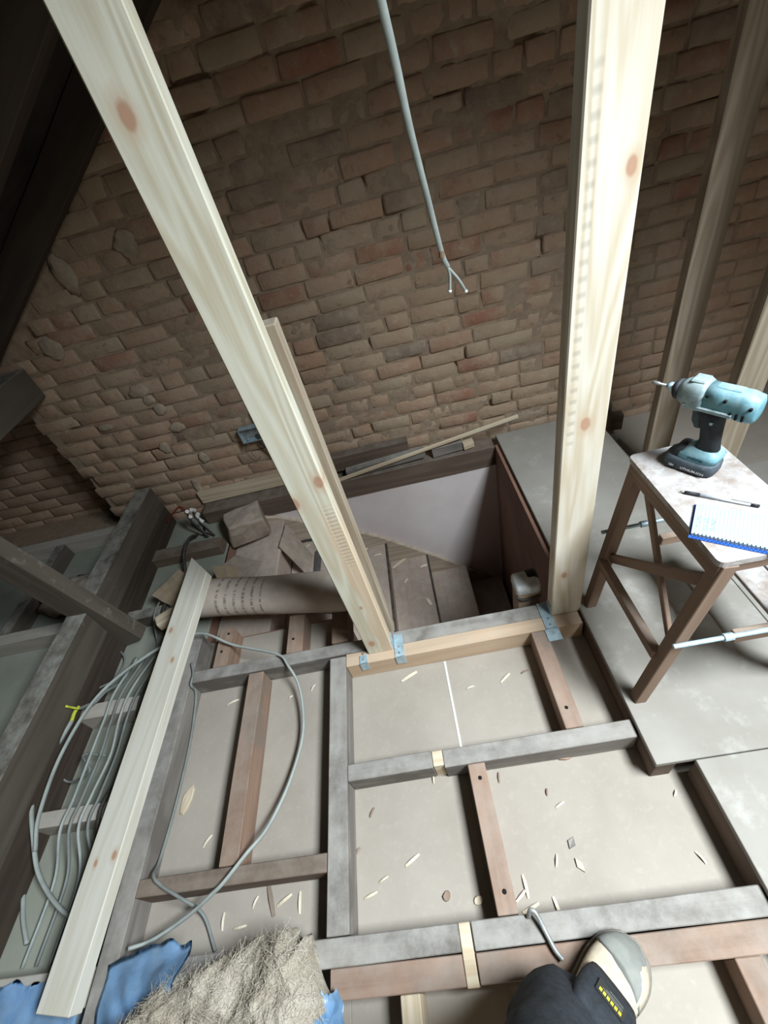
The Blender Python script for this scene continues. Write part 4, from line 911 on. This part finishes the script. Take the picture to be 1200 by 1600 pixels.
# boot tongue and collar with the label
bm = bmesh.new(); rings = []
for (t_, hw, th) in ((0, .050, .016), (.25, .056, .022), (.7, .057, .024), (.95, .05, .020), (1, .04, .012)):
    cx, cz = .150 - .075 * t_, .085 + .135 * t_
    nx, nz = .87, .48
    rg = []
    for k in range(16):
        a = 2 * math.pi * k / 16; c_, s_ = math.cos(a), math.sin(a)
        y_ = hw * math.copysign(abs(c_) ** .5, c_); d_ = th * math.copysign(abs(s_) ** .6, s_)
        rg.append((cx + nx * d_, BYC - .004 + y_, cz + nz * d_))
    rings.append(rg)
loft_bm(bm, rings); tg = child(pe, 'boot_tongue', bm_to(bm, 'boot_tongue'), 'trouser', BM, True)
lab_m = BM @ Matrix.Translation((.1335, BYC - .004, .165)) @ Matrix(((0, -.485, .874, 0), (1, 0, 0, 0), (0, .874, .485, 0), (0, 0, 0, 1)))
def lab_box(name, x0, x1, y0, y1, z0, z1, mat):
    child(tg, name, box_me(name, x0, x1, y0, y1, z0, z1), mat, lab_m)
lab_box('label_patch', -.028, .028, -.022, .022, 0, .002, 'label')
for k in range(6): lab_box('label_letter', -.022 + k * .0078, -.0165 + k * .0078, .006, .016, .0021, .0026, 'yellow')
for k, yy in enumerate((-.002, -.008, -.017)): lab_box('label_print', -.022, .018 - .006 * k, yy, yy + .003, .0021, .0025, 'labelgrey')
# trouser leg: continuous lofted cloth tube with creases, from the ankle to above the knee
path = [(.046, -.066, .085), (.040, -.070, .13), (.022, -.088, .20), (.002, -.112, .30), (-.012, -.145, .42), (-.022, -.17, .52), (-.035, -.22, .66), (-.05, -.31, .86)]
rad = [.078, .088, .090, .084, .080, .084, .092, .10]
P = spline(path, 6); bm = bmesh.new(); rings = []
for i, p in enumerate(P):
    s = i / (len(P) - 1) * (len(path) - 1); k0 = min(int(s), len(path) - 2); rd = rad[k0] + (rad[k0 + 1] - rad[k0]) * (s - k0); rg = []
    for k in range(40):
        a = 2 * math.pi * k / 40
        q = rd * (1 + .10 * noise.noise((math.cos(a) * 1.6, math.sin(a) * 1.6, p.z * 16)) + .05 * noise.noise((math.cos(a) * 3, math.sin(a) * 3, p.z * 40)))
        rg.append((p.x + q * math.cos(a), p.y + q * .88 * math.sin(a), p.z + .012 * math.cos(a) * (1 if i < 6 else 0)))
    rings.append(rg)
loft_bm(bm, rings); child(pe, 'trouser_leg', bm_to(bm, 'trouser_leg'), 'trouser', smooth=True)['label'] = 'black work trouser leg'
# bit of bent metal hook beside the boot
tag(link('metal_hook', tube_me('metal_hook', [atz(826, 1432, .008), atz(829, 1422, .03), atz(838, 1428, .03), atz(852, 1455, .016), atz(868, 1485, .012), atz(880, 1500, .012)], .0055, 8), 'steel', smooth=True), 'bent grey metal hook lying beside the boot on the near beam', 'hook')

# screw heads in the old joists
for (px, py, key) in ((750, 1215, 'pinkish joist with screws'), (788, 1393, 'pinkish joist with screws'), (885, 1105, 'brown joist with a pale split'), (346, 1018, 'short brown joist stub left'), (357, 990, 'short brown joist stub left'), (458, 998, 'short brown joist stub in the middle')):
    par = next(o for o in C.objects if o.get('label', '').startswith(key))
    bm = bmesh.new(); bmesh.ops.create_cone(bm, cap_ends=True, segments=10, radius1=.006, radius2=.004, depth=.003)
    child(par, 'screw_head', bm_to(bm, 'screw_head'), 'slot', Matrix.Translation(atz(px, py, .0005)))
